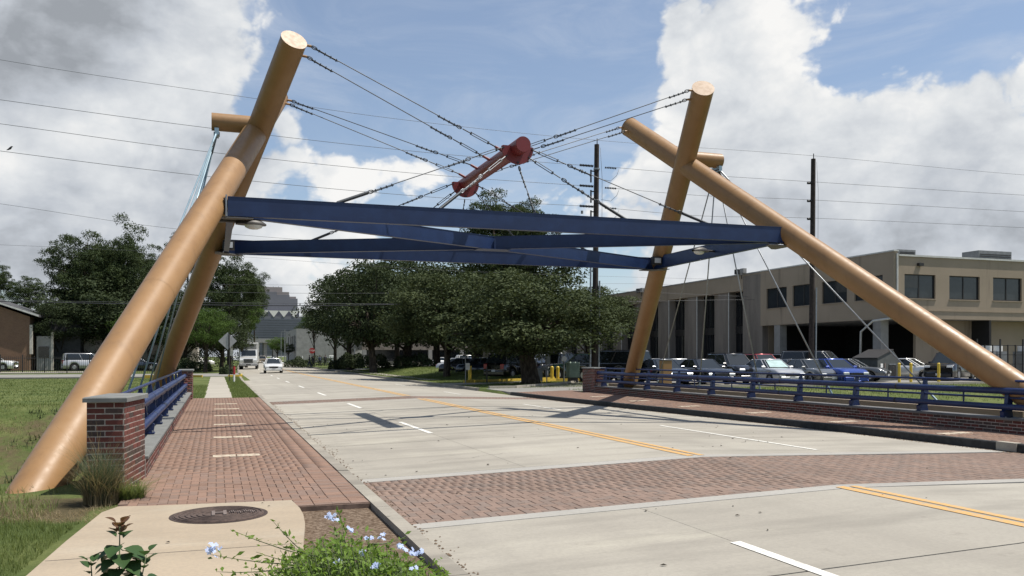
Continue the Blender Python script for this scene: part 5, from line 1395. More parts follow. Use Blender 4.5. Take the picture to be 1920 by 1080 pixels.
def make_car(kind, paint, name, label, detail=2, shade=False):
    p = CARS[kind]; L, Wd, H = p['L'], p['W'], p['H']; h = Wd / 2
    root = empty(name, (0, 0, 0), label, {'pickup': 'pickup', 'suv': 'suv', 'bigsuv': 'suv'}.get(kind, 'car'), local=True)
    pm = 'paint_' + paint
    # body loft
    st = sorted(set([-L / 2, -L / 2 + 0.05, -L / 2 + 0.2, L / 2 - 0.45, L / 2 - 0.15, L / 2 - 0.02, p['cb'][0], p['cb'][1], 0.0] +
                    [w + p['wr'] * 1.22 * c for w in p['wb'] for c in (-1, -0.98, -0.8, -0.45, 0, 0.45, 0.8, 0.98, 1)]))
    m = MB(); rows = []
    for y in st:
        zl = 0.24
        for w in p['wb']:
            q = abs(y - w) / (p['wr'] * 1.22)
            if q < 0.985: zl = max(zl, p['wr'] + p['wr'] * 1.20 * math.sqrt(1 - q * q))
        t_ = (y + L / 2) / L
        if y <= p['cb'][0]: zt_ = p['deck'] - 0.05 * max(0, (p['cb'][0] - y)) * 0.6
        elif y <= p['cb'][1]: zt_ = p['belt'] + (p['deck'] - p['belt']) * (p['cb'][1] - y) / (p['cb'][1] - p['cb'][0])
        else:
            f = (y - p['cb'][1]) / (L / 2 - p['cb'][1]); zt_ = p['belt'] + (p['hood'] - p['belt']) * f - (p['hood'] - p['nose']) * max(0, f - 0.78) / 0.22
        if y < -L / 2 + 0.1: zt_ -= 0.12
        e_ = 1 - 0.10 * max(0, (abs(y) - L / 2 + 0.6) / 0.6) ** 1.6 - (0.04 if abs(y) > L / 2 - 0.03 else 0)
        w_ = h * e_; zl = min(zl, zt_ - 0.09); zm = max(zl + 0.02, 0.62 if zt_ > 0.75 else zt_ - 0.1)
        rows.append([(w_ * 0.80, zl), (w_ * 0.985, zl + 0.015), (w_, min(zm, zt_ - 0.05)), (w_ * 0.965, zt_ - 0.045), (w_ * 0.90, zt_), (w_ * 0.45, zt_ + 0.02), (0, zt_ + 0.028)])
    n = 7; full = []
    for y, r_ in zip(st, rows): full += [(x, y, z) for x, z in r_] + [(-x, y, z) for x, z in r_[-2::-1]]
    k = 13
    m.add(full, [(i * k + j, i * k + j + 1, (i + 1) * k + j + 1, (i + 1) * k + j) for i in range(len(st) - 1) for j in range(k - 1)] + [tuple(range(k)), tuple((len(st) - 1) * k + j for j in range(k))[::-1]], True)
    m.f = [tuple(reversed(q)) for q in m.f]
    m.add([(full[i * k][0], full[i * k][1], full[i * k][2]) for i in range(len(st))] + [(-full[i * k][0], full[i * k][1], full[i * k][2]) for i in range(len(st))],
          [(i, i + 1, len(st) + i + 1, len(st) + i) for i in range(len(st) - 1)])
    m.build('body', pm, root)
    # cabin
    cb, cr_ = p['cb'], p['cr']; zb = p['belt'] - 0.02; hr = h * 0.70; hb = h * 0.895
    def ring(f):  # f 0 base .. 1 roof
        a = cb[0] + (cr_[0] - cb[0]) * f; b = cb[1] + (cr_[1] - cb[1]) * f; w = hb + (hr - hb) * f ** 1.15; z = zb + (H - 0.05 - zb) * f
        zz = lambda yy: z + (p['deck'] - p['belt']) * (1 - f) * max(0, (b - yy) / (b - a))
        return [(w * 0.86, b, zz(b)), (w, b - 0.18, zz(b)), (w, (a + b) / 2, zz((a + b) / 2)), (w, a + 0.15, zz(a)), (w * 0.88, a, zz(a)), (-w * 0.88, a, zz(a)), (-w, a + 0.15, zz(a)), (-w, (a + b) / 2, zz(0)), (-w, b - 0.18, zz(b)), (-w * 0.86, b, zz(b))]
    R0, R1 = ring(0), ring(1); m = MB(); m.add(R0 + R1, [(j, (j + 1) % 10, 10 + (j + 1) % 10, 10 + j)[::-1] for j in range(10)], False); m.build('windows', 'car_glass', root)
    m = MB(); up = [(x * 0.90, y * 0.93 + (cr_[0] + cr_[1]) / 2 * 0.07, H) for x, y, z in R1]; lo = [(x * 1.015, y, z) for x, y, z in R1]
    m.add(lo + up, [(j, (j + 1) % 10, 10 + (j + 1) % 10, 10 + j)[::-1] for j in range(10)] + [tuple(range(10, 20))[::-1]], True); m.f = [q if len(q) == 4 else tuple(reversed(q)) for q in m.f]
    m.build('roof', pm, root)
    m = MB()
    for s in (1, -1):
        idx = lambda j: j if s > 0 else 9 - j
        for j, r_ in ((1, 0.035), (2, 0.035), (3, 0.05 if kind != 'suv' else 0.07)):
            a, b = Vector(R0[idx(j)]), Vector(R1[idx(j)]); a.x *= 1.004; m.cyl(a, b, r_, r_ * 0.9, n=5)
        for j in (0, 4):
            a, b = Vector(R0[idx(j)]), Vector(R1[idx(j)]); m.cyl(a, b, 0.025, n=4)
    m.build('pillars', pm, root)
    if shade: 
        a, b = Vector(R0[0]), Vector(R0[9]); c, d = Vector(R1[9]), Vector(R1[0]); o = Vector((0, 0.035, 0.02))
        q = [a.lerp(b, 0.08).lerp(d, 0.12) + o, a.lerp(b, 0.92).lerp(c, 0.12) + o, d.lerp(c, 0.92).lerp(b, 0.1) + o, d.lerp(c, 0.08).lerp(a, 0.1) + o]
        MB().add(q + [w - Vector((0, 0.012, 0)) for w in q], [(0, 1, 2, 3), (7, 6, 5, 4)]).build('sunshade', 'sunshade', root)
    for y in p['wb']:
        for s in (-1, 1):
            m = MB(); x0 = s * (h - 0.02); m.cyl((x0 - s * 0.22, y, p['wr']), (x0, y, p['wr']), p['wr'], n=20); w = m.build('wheel', 'tyre', root)
            m = MB(); m.cyl((x0 - s * 0.02, y, p['wr']), (x0 + s * 0.008, y, p['wr']), p['wr'] * 0.62, p['wr'] * 0.5, n=14); m.build('rim', 'rim', w)
    fz = p['nose'] + (0.03 if kind != 'sedan' else 0.0)
    yf = L / 2
    for s in (-1, 1):
        MB().bevbox((s * h * 0.68, yf - 0.075, fz - 0.02), (h * 0.36, 0.16, 0.13 if kind != 'bigsuv' else 0.2), 0.03).build('headlight', 'lamp_lens', root)
        MB().bevbox((s * h * 0.72, -yf + 0.045, p['deck'] - 0.22), (h * 0.28, 0.10, 0.16 if kind in ('sedan', 'hatch') else 0.34), 0.03).build('taillight', 'tail_lens', root)
        MB().bevbox((s * (h * 0.98), cb[1] - 0.28, p['belt'] + 0.05), (0.20, 0.10, 0.13), 0.03).build('mirror', pm, root)
    MB().box((0, yf - 0.02, fz - 0.06), (h * 0.85, 0.06, 0.13)).build('grille', 'black_plastic', root)
    MB().bevbox((0, yf - 0.05, 0.38), (h * 1.55, 0.14, 0.22), 0.04).build('front_bumper', 'black_plastic' if kind == 'pickup' else pm, root)
    MB().bevbox((0, -yf + 0.04, 0.46), (h * 1.7, 0.14, 0.22), 0.04).build('rear_bumper', 'rim' if kind == 'pickup' else pm, root)
    MB().box((0, yf + 0.022, 0.42), (0.32, 0.012, 0.14)).build('number_plate', 'plate_white', root)
    MB().box((0, -yf - 0.035, 0.60), (0.32, 0.012, 0.14)).build('number_plate', 'plate_white', root)
    if kind == 'pickup':
        m = MB(); z0 = p['deck'] + 0.015
        m.box((0, (-L / 2 + cb[0]) / 2 - 0.02, z0), (Wd * 0.74, cb[0] + L / 2 - 0.2, 0.03)); m.build('bed_floor', 'black_plastic', root)
    if kind in ('suv', 'bigsuv'):
        for s in (-1, 1): MB().cyl((s * hr * 0.88, cr_[0] + 0.2, H + 0.035), (s * hr * 0.88, cr_[1] - 0.1, H + 0.035), 0.02, n=6).build('roof_rail', 'frame_metal', root)
    return root
def put(o, p, rz, z=0.15): o.location = (p[0], p[1], z); o.rotation_euler = (0, 0, rz); return o
# rz: forward vector = (-sin, cos); facing -Y = pi ; slight turn towards +x
def face(dx, dy): return math.atan2(-dx, dy)
G1 = 'cars parked in the car park on the right'
def park(kind, paint, px, d, fx, fy, label, nm='parked_car', z=0.15, shade=False, grp=G1):
    o = make_car(kind, paint, nm, label, shade=shade); q = atD(px, 680, d); put(o, q, face(fx, fy), z); o['group'] = grp; return o
# first row behind the right railing
f0 = (-0.10, -1)
park('sedan', 'navy', 1243, 50, *f0, 'dark navy sedan nearest the steep tan tube behind the right railing, nose to the right')
park('sedan', 'black', 1318, 49.5, *f0, 'black sedan between the navy sedan and the black suv')
park('suv', 'black', 1374, 52, *f0, 'tall black suv with glossy bonnet, third from the left in the front row', 'parked_suv')
park('sedan', 'silver', 1444, 49.5, *f0, 'silver sedan with a pale green sunshade behind its windscreen', shade=True)
park('suv', 'red', 1428, 58, *f0, 'dark red car whose roof shows just above the silver sedan', 'parked_suv')
park('sedan', 'grey', 1492, 50.5, *f0, 'dark grey sedan right of the silver sedan')
park('suv', 'grey', 1478, 60, *f0, 'grey suv in the second row behind the dark grey sedan', 'parked_suv')
park('sedan', 'grey', 1518, 49, *f0, 'grey sedan partly behind the right timber pole')
park('hatch', 'blue', 1563, 48.5, *f0, 'bright blue hatchback beside the right timber pole')
park('bigsuv', 'grey', 1540, 58, 0.6, -1, 'large grey suv with light window frame behind the blue hatchback', 'parked_suv')
park('sedan', 'grey', 1592, 55, 0.7, -1, 'grey sedan between the blue hatchback and the dumpster shed')
park('pickup', 'black', 1782, 57.5, -0.9, -0.5, 'black pickup parked behind the rightmost yellow bollard', 'parked_pickup')
park('hatch', 'white', 1704, 58.5, 0.5, -1, 'small pale hatchback between the dumpster shed and the black pickup')
park('sedan', 'silver', 1222, 57, *f0, 'silver sedan glinting behind the navy sedan')
park('sedan', 'white', 1272, 57, *f0, 'white car roof between the navy and the black sedans')
# by the far right pillar
park('bigsuv', 'black', 1148, 53, -0.35, 1, 'black suv seen from behind, just right of the far brick pillar', 'parked_suv')
park('suv', 'green', 1096, 57, -0.6, 1, 'dark green suv glinting above the far right brick pillar', 'parked_suv')
park('pickup', 'black', 1052, 62, 1, 0.25, 'long black pickup side-on behind the two yellow bollards', 'parked_pickup')
park('suv', 'white', 1033, 76, 0.5, -1, 'white suv rear above the long black pickup', 'parked_suv')
# behind the oaks
park('sedan', 'navy', 915, 66, 0.9, -0.55, 'dark sedan with streaks of light on its windscreen between the two slimmer trunks')
park('pickup', 'white', 933, 92, 0.9, -0.3, 'white pickup in the middle of the far rows under the oaks', 'parked_pickup')
park('suv', 'blue', 968, 70, 0.3, 1, 'blue suv left of the big oak trunk', 'parked_suv')
park('suv', 'black', 962, 61, 0.8, 0.6, 'black suv just behind the slim trunk left of the big oak', 'parked_suv')
park('sedan', 'white', 893, 88, 1, -0.3, 'white sedan behind the left slim trunk'); park('hatch', 'silver', 907, 104, 1, 0.2, 'distant silver hatchback under the oaks')
park('suv', 'white', 990, 84, 0.5, -1, 'white suv half hidden behind the big oak trunk', 'parked_suv'); park('sedan', 'grey', 1004, 70, 0.6, -1, 'grey sedan right behind the big oak trunk')
park('suv', 'white', 884, 118, 1, 0, 'far white suv at the left end of the car park', 'parked_suv'); park('sedan', 'silver', 868, 78, 0.9, -0.4, 'silver sedan at the left end of the car park')
park('sedan', 'black', 880, 70, 0.9, -0.5, 'black sedan left of the left slim trunk'); park('sedan', 'white', 835, 130, 1, 0, 'tiny white car in the gap under the left oaks')
for k, (px, d_, kd, pt, lab) in enumerate(((950, 108, 'sedan', 'white', 'white car far back between the slim trunks'), (1012, 98, 'suv', 'silver', 'silver suv far back right of the oak'), (1066, 82, 'sedan', 'black', 'black sedan far back above the ridged box'), (1120, 75, 'suv', 'black', 'black suv in the second row above the brick pillar'), (1180, 68, 'sedan', 'black', 'black sedan behind the foot of the steep tan tube'))):
    park(kd, pt, px, d_, 0.5, -1, lab)
# left
park('bigsuv', 'silver', 166, 97, 1, 0.25, 'silver suv behind the iron fence, front hidden by the leaning tan tube', 'parked_suv', 0.13, grp='cars behind the iron fence')
park('pickup', 'white', -22, 95, 1, -0.1, 'white pickup behind the iron fence at the left edge', 'parked_pickup', 0.13, grp='cars behind the iron fence')
park('suv', 'white', 368, 118, 1, 0, 'white car glimpsed between tree trunks left of the footpath', 'parked_suv', 0.13, grp='cars behind the iron fence')
park('sedan', 'navy', 258, 100, 1, 0.1, 'dark car behind the iron fence right of the silver suv', 'parked_car', 0.13, grp='cars behind the iron fence')
# on the road
o = make_car('sedan', 'white', 'moving_car', 'white sedan driving towards the camera in the inner oncoming lane'); put(o, atZ(512, 699.3, 0.08), face(-0.04, -1), zr(5.6, 92) + 0.0)
o = make_car('suv', 'tan', 'moving_car', 'pale tan suv further back between the truck and the white sedan'); put(o, atZ(491, 682.5, 0.08), face(0.02, 1), 0.08)
for k, (px, py, pt, lab) in enumerate(((437, 672.6, 'white', 'tiny white car at the far end of the road, third from the truck'), (430, 672.2, 'grey', 'tiny grey car at the far end of the road, beside the street sign'), (446, 672.2, 'white', 'tiny white car at the far end of the road, nearest the truck'), (511, 673.5, 'silver', 'tiny silver car far right of the tan suv'))):
    o = make_car('sedan', pt, 'distant_car', lab); q = atD(px, 672, 300); put(o, q, face(0, -1), 0.0)
    o['group'] = 'tiny cars at the end of the road'
# box truck
def truck():
    q = atZ(468, 692.5, 0.05)
    t_ = empty('box_truck', (0, 0, 0), 'white refrigerated box truck driving towards the camera in the outer lane', 'truck', local=True)
    MB().bevbox((0, -3.0, 2.25), (2.5, 6.2, 2.55), 0.06).build('cargo_box', 'paint_white', t_)
    MB().bevbox((0, 0.35, 3.05), (1.9, 0.55, 0.70), 0.08).build('cooling_unit', 'box_grey', t_)
    MB().box((0, 0.64, 3.2), (1.35, 0.03, 0.22)).build('cooling_grille', 'black_plastic', t_)
    m = MB(); w = 1.08
    prof = [(0.15, 0.55), (2.75, 0.55), (2.85, 1.15), (2.7, 1.50), (1.55, 1.72), (1.15, 2.60), (0.15, 2.66)]
    m.ext(prof, (-w, 0, 0), (0, 1, 0), (0, 0, 1), (2 * w, 0, 0)); m.build('cab', 'paint_white', t_)
    m = MB(); m.add([(-w * 0.86, 1.555, 1.80), (w * 0.86, 1.555, 1.80), (w * 0.80, 1.20, 2.52), (-w * 0.80, 1.20, 2.52)], [(0, 1, 2, 3)]); m.add([(-w * 0.86, 1.52, 1.78), (w * 0.86, 1.52, 1.78), (w * 0.80, 1.16, 2.50), (-w * 0.80, 1.16, 2.50)], [(0, 1, 2, 3)]); m.build('windscreen', 'car_glass', t_)
    MB().box((0, 2.82, 1.12), (1.15, 0.14, 0.52)).build('grille', 'box_grey', t_)
    for z in range(5): MB().box((0, 2.9, 0.93 + z * 0.09), (1.05, 0.02, 0.03)).build('grille_bar', 'black_plastic', t_)
    for s in (-1, 1):
        MB().bevbox((s * 0.84, 2.76, 1.1), (0.34, 0.2, 0.36), 0.05).build('headlight', 'lamp_lens', t_)
        MB().bevbox((s * 0.98, 2.2, 0.85), (0.34, 1.1, 0.5), 0.1).build('fender', 'paint_white', t_)
        MB().bevbox((s * 1.33, 1.35, 2.0), (0.16, 0.10, 0.5), 0.02).build('mirror', 'black_plastic', t_)
        for y, rr in ((2.1, 0.46), (-4.2, 0.46)):
            w_ = MB().cyl((s * 1.15, y, rr), (s * 0.85, y, rr), rr, n=18).build('wheel', 'tyre', t_); MB().cyl((s * 1.13, y, rr), (s * 1.165, y, rr), 0.25, n=12).build('rim', 'rim', w_)
    MB().bevbox((0, 2.92, 0.62), (2.15, 0.2, 0.3), 0.05).build('bumper', 'rim', t_)
    MB().box((0, 3.03, 0.62), (0.6, 0.02, 0.16)).build('number_plate', 'black_plastic', t_)
    MB().box((0, -2.5, 0.8), (1.0, 6.8, 0.3)).build('chassis', 'black_plastic', t_)
    put(t_, q + Vector((0, 2.5, 0)), face(-0.06, -1), 0.03)
truck()

# ================================================================== PEOPLE far down the right side
def person(p, rz, label, shirt, legs, stride, hs=1.0):
    root = empty('person', p, label, 'person', 'people walking at the distant side street')
    J = {'pelvis': (0, 0, 0.95), 'chest': (0, 0.02, 1.30), 'neck': (0, 0.02, 1.48), 'head': (0, 0.04, 1.62), 'top': (0, 0.03, 1.72),
         'hl': (-0.10, 0, 0.92), 'kl': (-0.11, stride * 0.6, 0.50), 'al': (-0.11, stride * 0.75, 0.09), 'tl': (-0.11, stride * 0.75 + 0.15, 0.04),
         'hr': (0.10, 0, 0.92), 'kr': (0.11, -stride * 0.2, 0.50), 'ar': (0.11, -stride * 0.9, 0.09), 'tr': (0.11, -stride * 0.9 + 0.15, 0.04),
         'sl': (-0.18, 0.02, 1.42), 'el': (-0.24, -stride * 0.3, 1.15), 'wl': (-0.25, -stride * 0.2 + 0.08, 0.90), 'sr': (0.18, 0.02, 1.42), 'er': (0.24, stride * 0.3, 1.15), 'wr': (0.25, stride * 0.6, 0.92)}
    names = list(J); E_ = [('pelvis', 'chest'), ('chest', 'neck'), ('neck', 'head'), ('head', 'top'), ('pelvis', 'hl'), ('hl', 'kl'), ('kl', 'al'), ('al', 'tl'), ('pelvis', 'hr'), ('hr', 'kr'), ('kr', 'ar'), ('ar', 'tr'), ('chest', 'sl'), ('sl', 'el'), ('el', 'wl'), ('chest', 'sr'), ('sr', 'er'), ('er', 'wr')]
    rad = dict(pelvis=.15, chest=.16, neck=.06, head=.10, top=.07, hl=.10, hr=.10, kl=.07, kr=.07, al=.05, ar=.05, tl=.04, tr=.04, sl=.07, sr=.07, el=.05, er=.05, wl=.04, wr=.04)
    me = bpy.data.meshes.new('body'); me.from_pydata([J[n] for n in names], [(names.index(a), names.index(b)) for a, b in E_], [])
    o = bpy.data.objects.new('body', me); COL.objects.link(o); o.parent = root
    md = o.modifiers.new('skin', 'SKIN'); o.modifiers.new('sub', 'SUBSURF').levels = 1
    for i, n in enumerate(names): me.skin_vertices[0].data[i].radius = (rad[n], rad[n] * 0.8)
    me.skin_vertices[0].data[0].use_root = True
    for mt in ('skin', shirt, legs): me.materials.append(M[mt])
    dg = bpy.context.evaluated_depsgraph_get(); me2 = bpy.data.meshes.new_from_object(o.evaluated_get(dg)); me2.name = 'body'
    for mt in ('skin', shirt, legs):
        if len(me2.materials) < 3: me2.materials.append(M[mt])
    mats_ = ['skin', shirt, legs]
    me2.materials.clear()
    for mt in mats_: me2.materials.append(M[mt])
    for f in me2.polygons:
        z = f.center.z; f.material_index = 0 if z > 1.47 or (abs(f.center.x) > 0.2 and z < 1.02 and z > 0.8) else (1 if z > 0.93 else 2); f.use_smooth = True
    o.modifiers.clear(); o.data = me2
    m = MB(); m.cyl((0, 0.02, 1.66), (0, 0.025, 1.76), 0.10, 0.05, n=10); h_ = m.build('hair', 'void_dark', None); h_.parent = root; h_.location = (0, 0, 0)
    root.rotation_euler = (0, 0, rz); root.scale = (hs,) * 3
for px, py, rz, lab, sh, lg, sd, hs_k in ((580.5, 688.5, 1.3, 'leftmost of the walking people, dark clothes, by the stop sign', 'cloth_dark', 'cloth_blue', 0.3, 1.0), (587, 688.5, -1.2, 'second walking person from the left, legs apart in mid stride', 'cloth_dark', 'cloth_dark', 0.4, 0.96),
        (600, 687.5, 0.2, 'middle walking person on the side street corner', 'cloth_blue', 'cloth_dark', 0.25, 1.02), (610, 686.8, 0.1, 'person in black near the white cabinet', 'cloth_dark', 'cloth_dark', 0.2, 1.05), (620, 684.0, 0.4, 'small rightmost figure standing furthest back', 'cloth_blue', 'cloth_dark', 0.1, 0.9)):
    person(atZ(px, py, 0.15), rz, lab, sh, lg, sd, hs_k)
p = atZ(420, 690.5, 0.15)
person(p, 0.3, 'dark figure standing by the tree trunk at the left kerb far ahead', 'cloth_dark', 'cloth_dark', 0.15); bpy.context.view_layer.update()
bpy.data.objects['person.005']['group'] = 'lone figure'

# ================================================================== TREES
def leaf_quads(C_, Nrm, size, aspect, seed, droop=0.0):
    """C_ (n,3) centres, Nrm (n,3) facing, diamond leaves -> verts (4n,3)"""
    g = np.random.default_rng(seed); n = len(C_)
    t_ = g.normal(size=(n, 3)); t_ -= (t_ * Nrm).sum(1, keepdims=True) * Nrm; t_ /= np.linalg.norm(t_, axis=1, keepdims=True) + 1e-9
    t_[:, 2] -= droop; t_ /= np.linalg.norm(t_, axis=1, keepdims=True)
    b_ = np.cross(Nrm, t_); s = size * g.uniform(0.6, 1.3, (n, 1))
    V = np.stack([C_ - t_ * s, C_ + b_ * s * aspect, C_ + t_ * s, C_ - b_ * s * aspect], 1)
    V[:, 1:4:2] += Nrm[:, None] * (s * 0.15)[:, None]
    return V.reshape(-1, 3)
def crown_mesh(seed, kind):
    g = np.random.default_rng(seed)
    if kind == 'oak': nc, cr_, nl, ls, asp, ez, mat = 150, 0.19, 230, 0.021, 0.55, 0.80, 'oak_leaf'
    elif kind == 'dark': nc, cr_, nl, ls, asp, ez, mat = 130, 0.20, 170, 0.024, 0.55, 1.0, 'dark_leaf'
    elif kind == 'pine': nc, cr_, nl, ls, asp, ez, mat = 190, 0.135, 190, 0.024, 0.35, 1.15, 'pine_leaf'
    else: nc, cr_, nl, ls, asp, ez, mat = 110, 0.20, 170, 0.022, 0.55, 0.9, 'bright_leaf'
    u = g.normal(size=(nc, 3)); u /= np.linalg.norm(u, axis=1, keepdims=True)
    r = g.uniform(0.35, 1.0, (nc, 1)) ** (0.55 if kind != 'pine' else 0.8)
    lump = np.array([1 + 0.28 * noise.noise((q[0] * 1.7 + seed, q[1] * 1.7, q[2] * 1.7)) for q in u])[:, None]
    cc = u * r * lump * 0.86
    cc[:, 2] *= ez
    if kind in ('oak', 'dark', 'bright'): cc[:, 2] = np.where(cc[:, 2] < -0.35, -0.35 - (abs(cc[:, 2]) - 0.35) * 0.35, cc[:, 2])
    rr = cr_ * g.uniform(0.6, 1.35, nc)
    P, Nn, T = [], [], []
    for c, q in zip(cc, rr):
        n = int(nl * (q / cr_) ** 1.6); w = g.normal(size=(n, 3)); w /= np.linalg.norm(w, axis=1, keepdims=True)
        w[:, 2] = np.where(g.random(n) < 0.5, np.abs(w[:, 2]), w[:, 2]); rad = q * g.uniform(0.2, 1.0, (n, 1)) ** 0.45
        pos = c + w * rad * np.array([1.15, 1.15, 0.72]) + g.normal(size=(n, 3)) * q * 0.10
        P.append(pos); nn = w + g.normal(size=(n, 3)) * 0.8 + np.array([0, 0, 0.4]); Nn.append(nn / np.linalg.norm(nn, axis=1, keepdims=True)); T.append(np.clip(g.normal(0.5, 0.22, n) + g.normal() * 0.18, 0, 1))
    P, Nn, T = np.concatenate(P), np.concatenate(Nn), np.concatenate(T)
    V = leaf_quads(P, Nn, ls, asp, seed)
    n = len(P); Fc = np.arange(4 * n).reshape(-1, 4)
    return mesh_np('crown', V, Fc, mat, tint=T), cc
def trunk_mesh(seed, kind, cc, h, rz_):
    """unit tree: crown radius 1 at height h; trunk from 0"""
    g = random.Random(seed); m = MB()
    lean = (g.uniform(-.08, .08), g.uniform(-.08, .08))
    top = h + (0.55 if kind == 'pine' else 0.0)
    pts = [(0, 0, -0.05), (lean[0] * .3, lean[1] * .3, h * .35), (lean[0], lean[1], h * .72), (lean[0] * 1.3, lean[1] * 1.3, top)]
    r0 = rz_; m.tube([(0, 0, -0.06), (0, 0, 0.03)] + pts[1:], [r0 * 1.7, r0 * 1.15, r0 * 0.95, r0 * 0.72, r0 * 0.2], 9)
    sel = g.sample(list(range(len(cc))), min(22, len(cc)))
    for k, i in enumerate(sel):
        c = cc[i]; t_ = g.uniform(0.30, 0.75) if kind != 'pine' else g.uniform(0.5, 1.0)
        z0 = h * t_ if kind != 'pine' else h * 0.55 + t_ * h * 0.5; a = Vector((lean[0] * t_, lean[1] * t_, min(z0, h * 0.98))); b = Vector(c) + Vector((0, 0, h))
        if b.z < a.z: a.z = max(h * 0.45, b.z - 0.2)
        mid = a.lerp(b, 0.5) + Vector((g.uniform(-.08, .08), g.uniform(-.08, .08), 0.06))
        m.tube([a, mid, b], [r0 * (0.42 if k < 6 else 0.26), r0 * 0.26, r0 * 0.08], 5)
    return m.mesh('trunk', 'bark')
PROTO = {}
def tree(kind, p, rad, height, label, seed, tr=0.05, group=None, sz=1.0, name=None, ch=None):
    """rad crown radius (m), height total (m)"""
    vz = {'oak': 0.62, 'dark': 0.8, 'pine': 1.0, 'bright': 0.8}[kind] * sz
    key = (kind, seed)
    if key not in PROTO: PROTO[key] = crown_mesh(seed, kind)
    me, cc = PROTO[key]
    cz = (height - rad * vz * 0.92) / rad
    nm = name or {'oak': 'oak_tree', 'dark': 'oak_tree', 'pine': 'pine_tree', 'bright': 'leafy_tree'}[kind]
    root = empty(nm, p, label, 'tree', group)
    o = bpy.data.objects.new('trunk', trunk_mesh(seed * 3 + int(p[0] * 7), kind, cc * np.array([1, 1, vz]), cz, tr)); COL.objects.link(o); o.parent = root; o.scale = (rad,) * 3
    rz = rnd.uniform(0, 6.28)
    c = bpy.data.objects.new('crown', me); COL.objects.link(c); c.parent = root; c.location = (0, 0, cz * rad); c.scale = (rad, rad, rad * vz); c.rotation_euler = (0, 0, rz)
    o.rotation_euler = (0, 0, rz)
    return root
GR = 'dark oaks along the right side of the road'
def T(kind, px, d, py_top, wpx, label, seed, tr=0.05, group=None, sz=1.0):
    p = atD(px, 690, d); p.z = 0.12; h = EYE + (HY - py_top) * d / F; return tree(kind, p, wpx / 2 * d / F, h, label, seed, tr, group, sz)
T('oak', 995, 49.6, 500, 370, 'large oak with thick dark trunk beside the meter boxes, crown reaching the timber pole', 11, 0.085, GR, 1.02)
T('oak', 945, 60, 490, 260, 'oak with a slim trunk just left of the big oak', 12, 0.06, GR, 1.4)
T('oak', 890, 66, 500, 250, 'oak whose trunk stands above the small white notice', 13, 0.06, GR, 1.3)
T('oak', 838, 62, 500, 250, 'pale leaved oak in front of the darker oaks left of centre', 14, 0.05, GR, 1.3)
T('dark', 762, 90, 484, 240, 'tall dark oak behind the pale leaved oak', 15, 0.07, GR, 1.15)
T('dark', 700, 84, 486, 220, 'dark oak with low crown over the grassy mound', 16, 0.06, GR, 1.25)
T('dark', 655, 100, 508, 190, 'dark oak leaning its crown towards the road', 17, 0.05, GR, 1.1)
T('dark', 628, 125, 545, 120, 'small dark oak over the stop sign', 15, 0.05, GR, 1.1)
T('dark', 820, 100, 478, 250, 'tall oak crown rising behind the centre of the blue frame', 16, 0.05, GR, 1.0)
T('dark', 745, 112, 480, 200, 'hindmost dark oak behind the tall ones left of centre', 17, 0.05, GR, 1.2)
T('oak', 1105, 66, 530, 210, 'smaller oak whose foliage shows right of the left timber pole', 12, 0.05, GR, 1.0)
T('pine', 935, 88, 368, 210, 'tall pine whose top rises above the blue frame beneath the red cylinder', 21, 0.05, None, 1.0)
T('pine', 990, 92, 388, 130, 'second tall pine top just right of the first above the blue frame', 22, 0.05, None, 1.0)
T('dark', 955, 93, 385, 140, 'dense dark top of the central tree above the blue frame', 17, 0.04, None, 1.5)
T('dark', 1000, 100, 470, 260, 'dark tree mass behind the big oak', 15, 0.05, GR, 1.0)
# far along both sides
T('bright', 590, 190, 582, 60, 'small distant tree left of the dark oaks over the road end', 31, 0.05, 'distant trees'); T('dark', 575, 230, 606, 60, 'low distant dark tree by the white office', 17, 0.05, 'distant trees')
T('dark', 545, 270, 632, 40, 'dark bush like tree in front of the white office', 16, 0.05, 'distant trees'); T('bright', 520, 330, 630, 46, 'pale distant tree left of the white office', 31, 0.05, 'distant trees')
T('dark', 541, 215, 644, 30, 'dark round shrub tree beside the right kerb far away', 15, 0.05, 'distant trees')
# left side
GL = 'trees on the left side of the road'
T('pine', 430, 96, 474, 150, 'tall pine beside the left footpath with an open ragged crown', 23, 0.055, GL, 1.15)
T('pine', 462, 128, 500, 90, 'slimmer pine behind the tall one, its branches reaching the grey tower', 24, 0.05, GL, 1.3)
T('bright', 385, 84, 575, 110, 'bright green lower tree behind the far left tan tube', 32, 0.06, GL, 1.1)
T('bright', 452, 112, 560, 86, 'leafy tree hanging over the box truck', 31, 0.06, GL, 1.3)
T('dark', 345, 105, 545, 150, 'dark tree between the two left tan tubes', 16, 0.05, GL, 1.2)
T('pine', 352, 118, 425, 90, 'pine top showing between the two left tan tubes', 24, 0.05, GL, 1.2)
T('pine', 232, 112, 430, 150, 'tallest pine of the left clump', 23, 0.05, GL, 1.45)
T('pine', 155, 110, 445, 170, 'broad pine at the left of the left clump', 22, 0.05, GL, 1.1)
T('pine', 290, 116, 470, 110, 'pine at the right of the left clump, touching the leaning tube', 21, 0.05, GL, 1.2)
T('dark', 195, 108, 520, 230, 'dark leafy tree filling the foot of the left clump', 17, 0.05, GL, 0.9)
T('bright', 262, 104, 575, 110, 'bushy green tree right of the silver suv behind the fence', 32, 0.05, GL, 1.1)
T('dark', 112, 103, 566, 120, 'low dark tree against the brick house', 15, 0.05, GL, 1.0)
T('pine', 50, 150, 522, 80, 'rounded pine behind the brick house roof', 22, 0.05, GL, 0.9)
T('pine', -8, 150, 492, 70, 'tree cut by the left edge above the brick house', 21, 0.05, GL, 1.2)
T('bright', 100, 160, 560, 90, 'pale green tree behind the eaves of the brick house', 31, 0.05, GL, 1.0)
T('dark', 372, 140, 600, 90, 'dark distant tree beyond the side street', 16, 0.05, GL, 1.0)
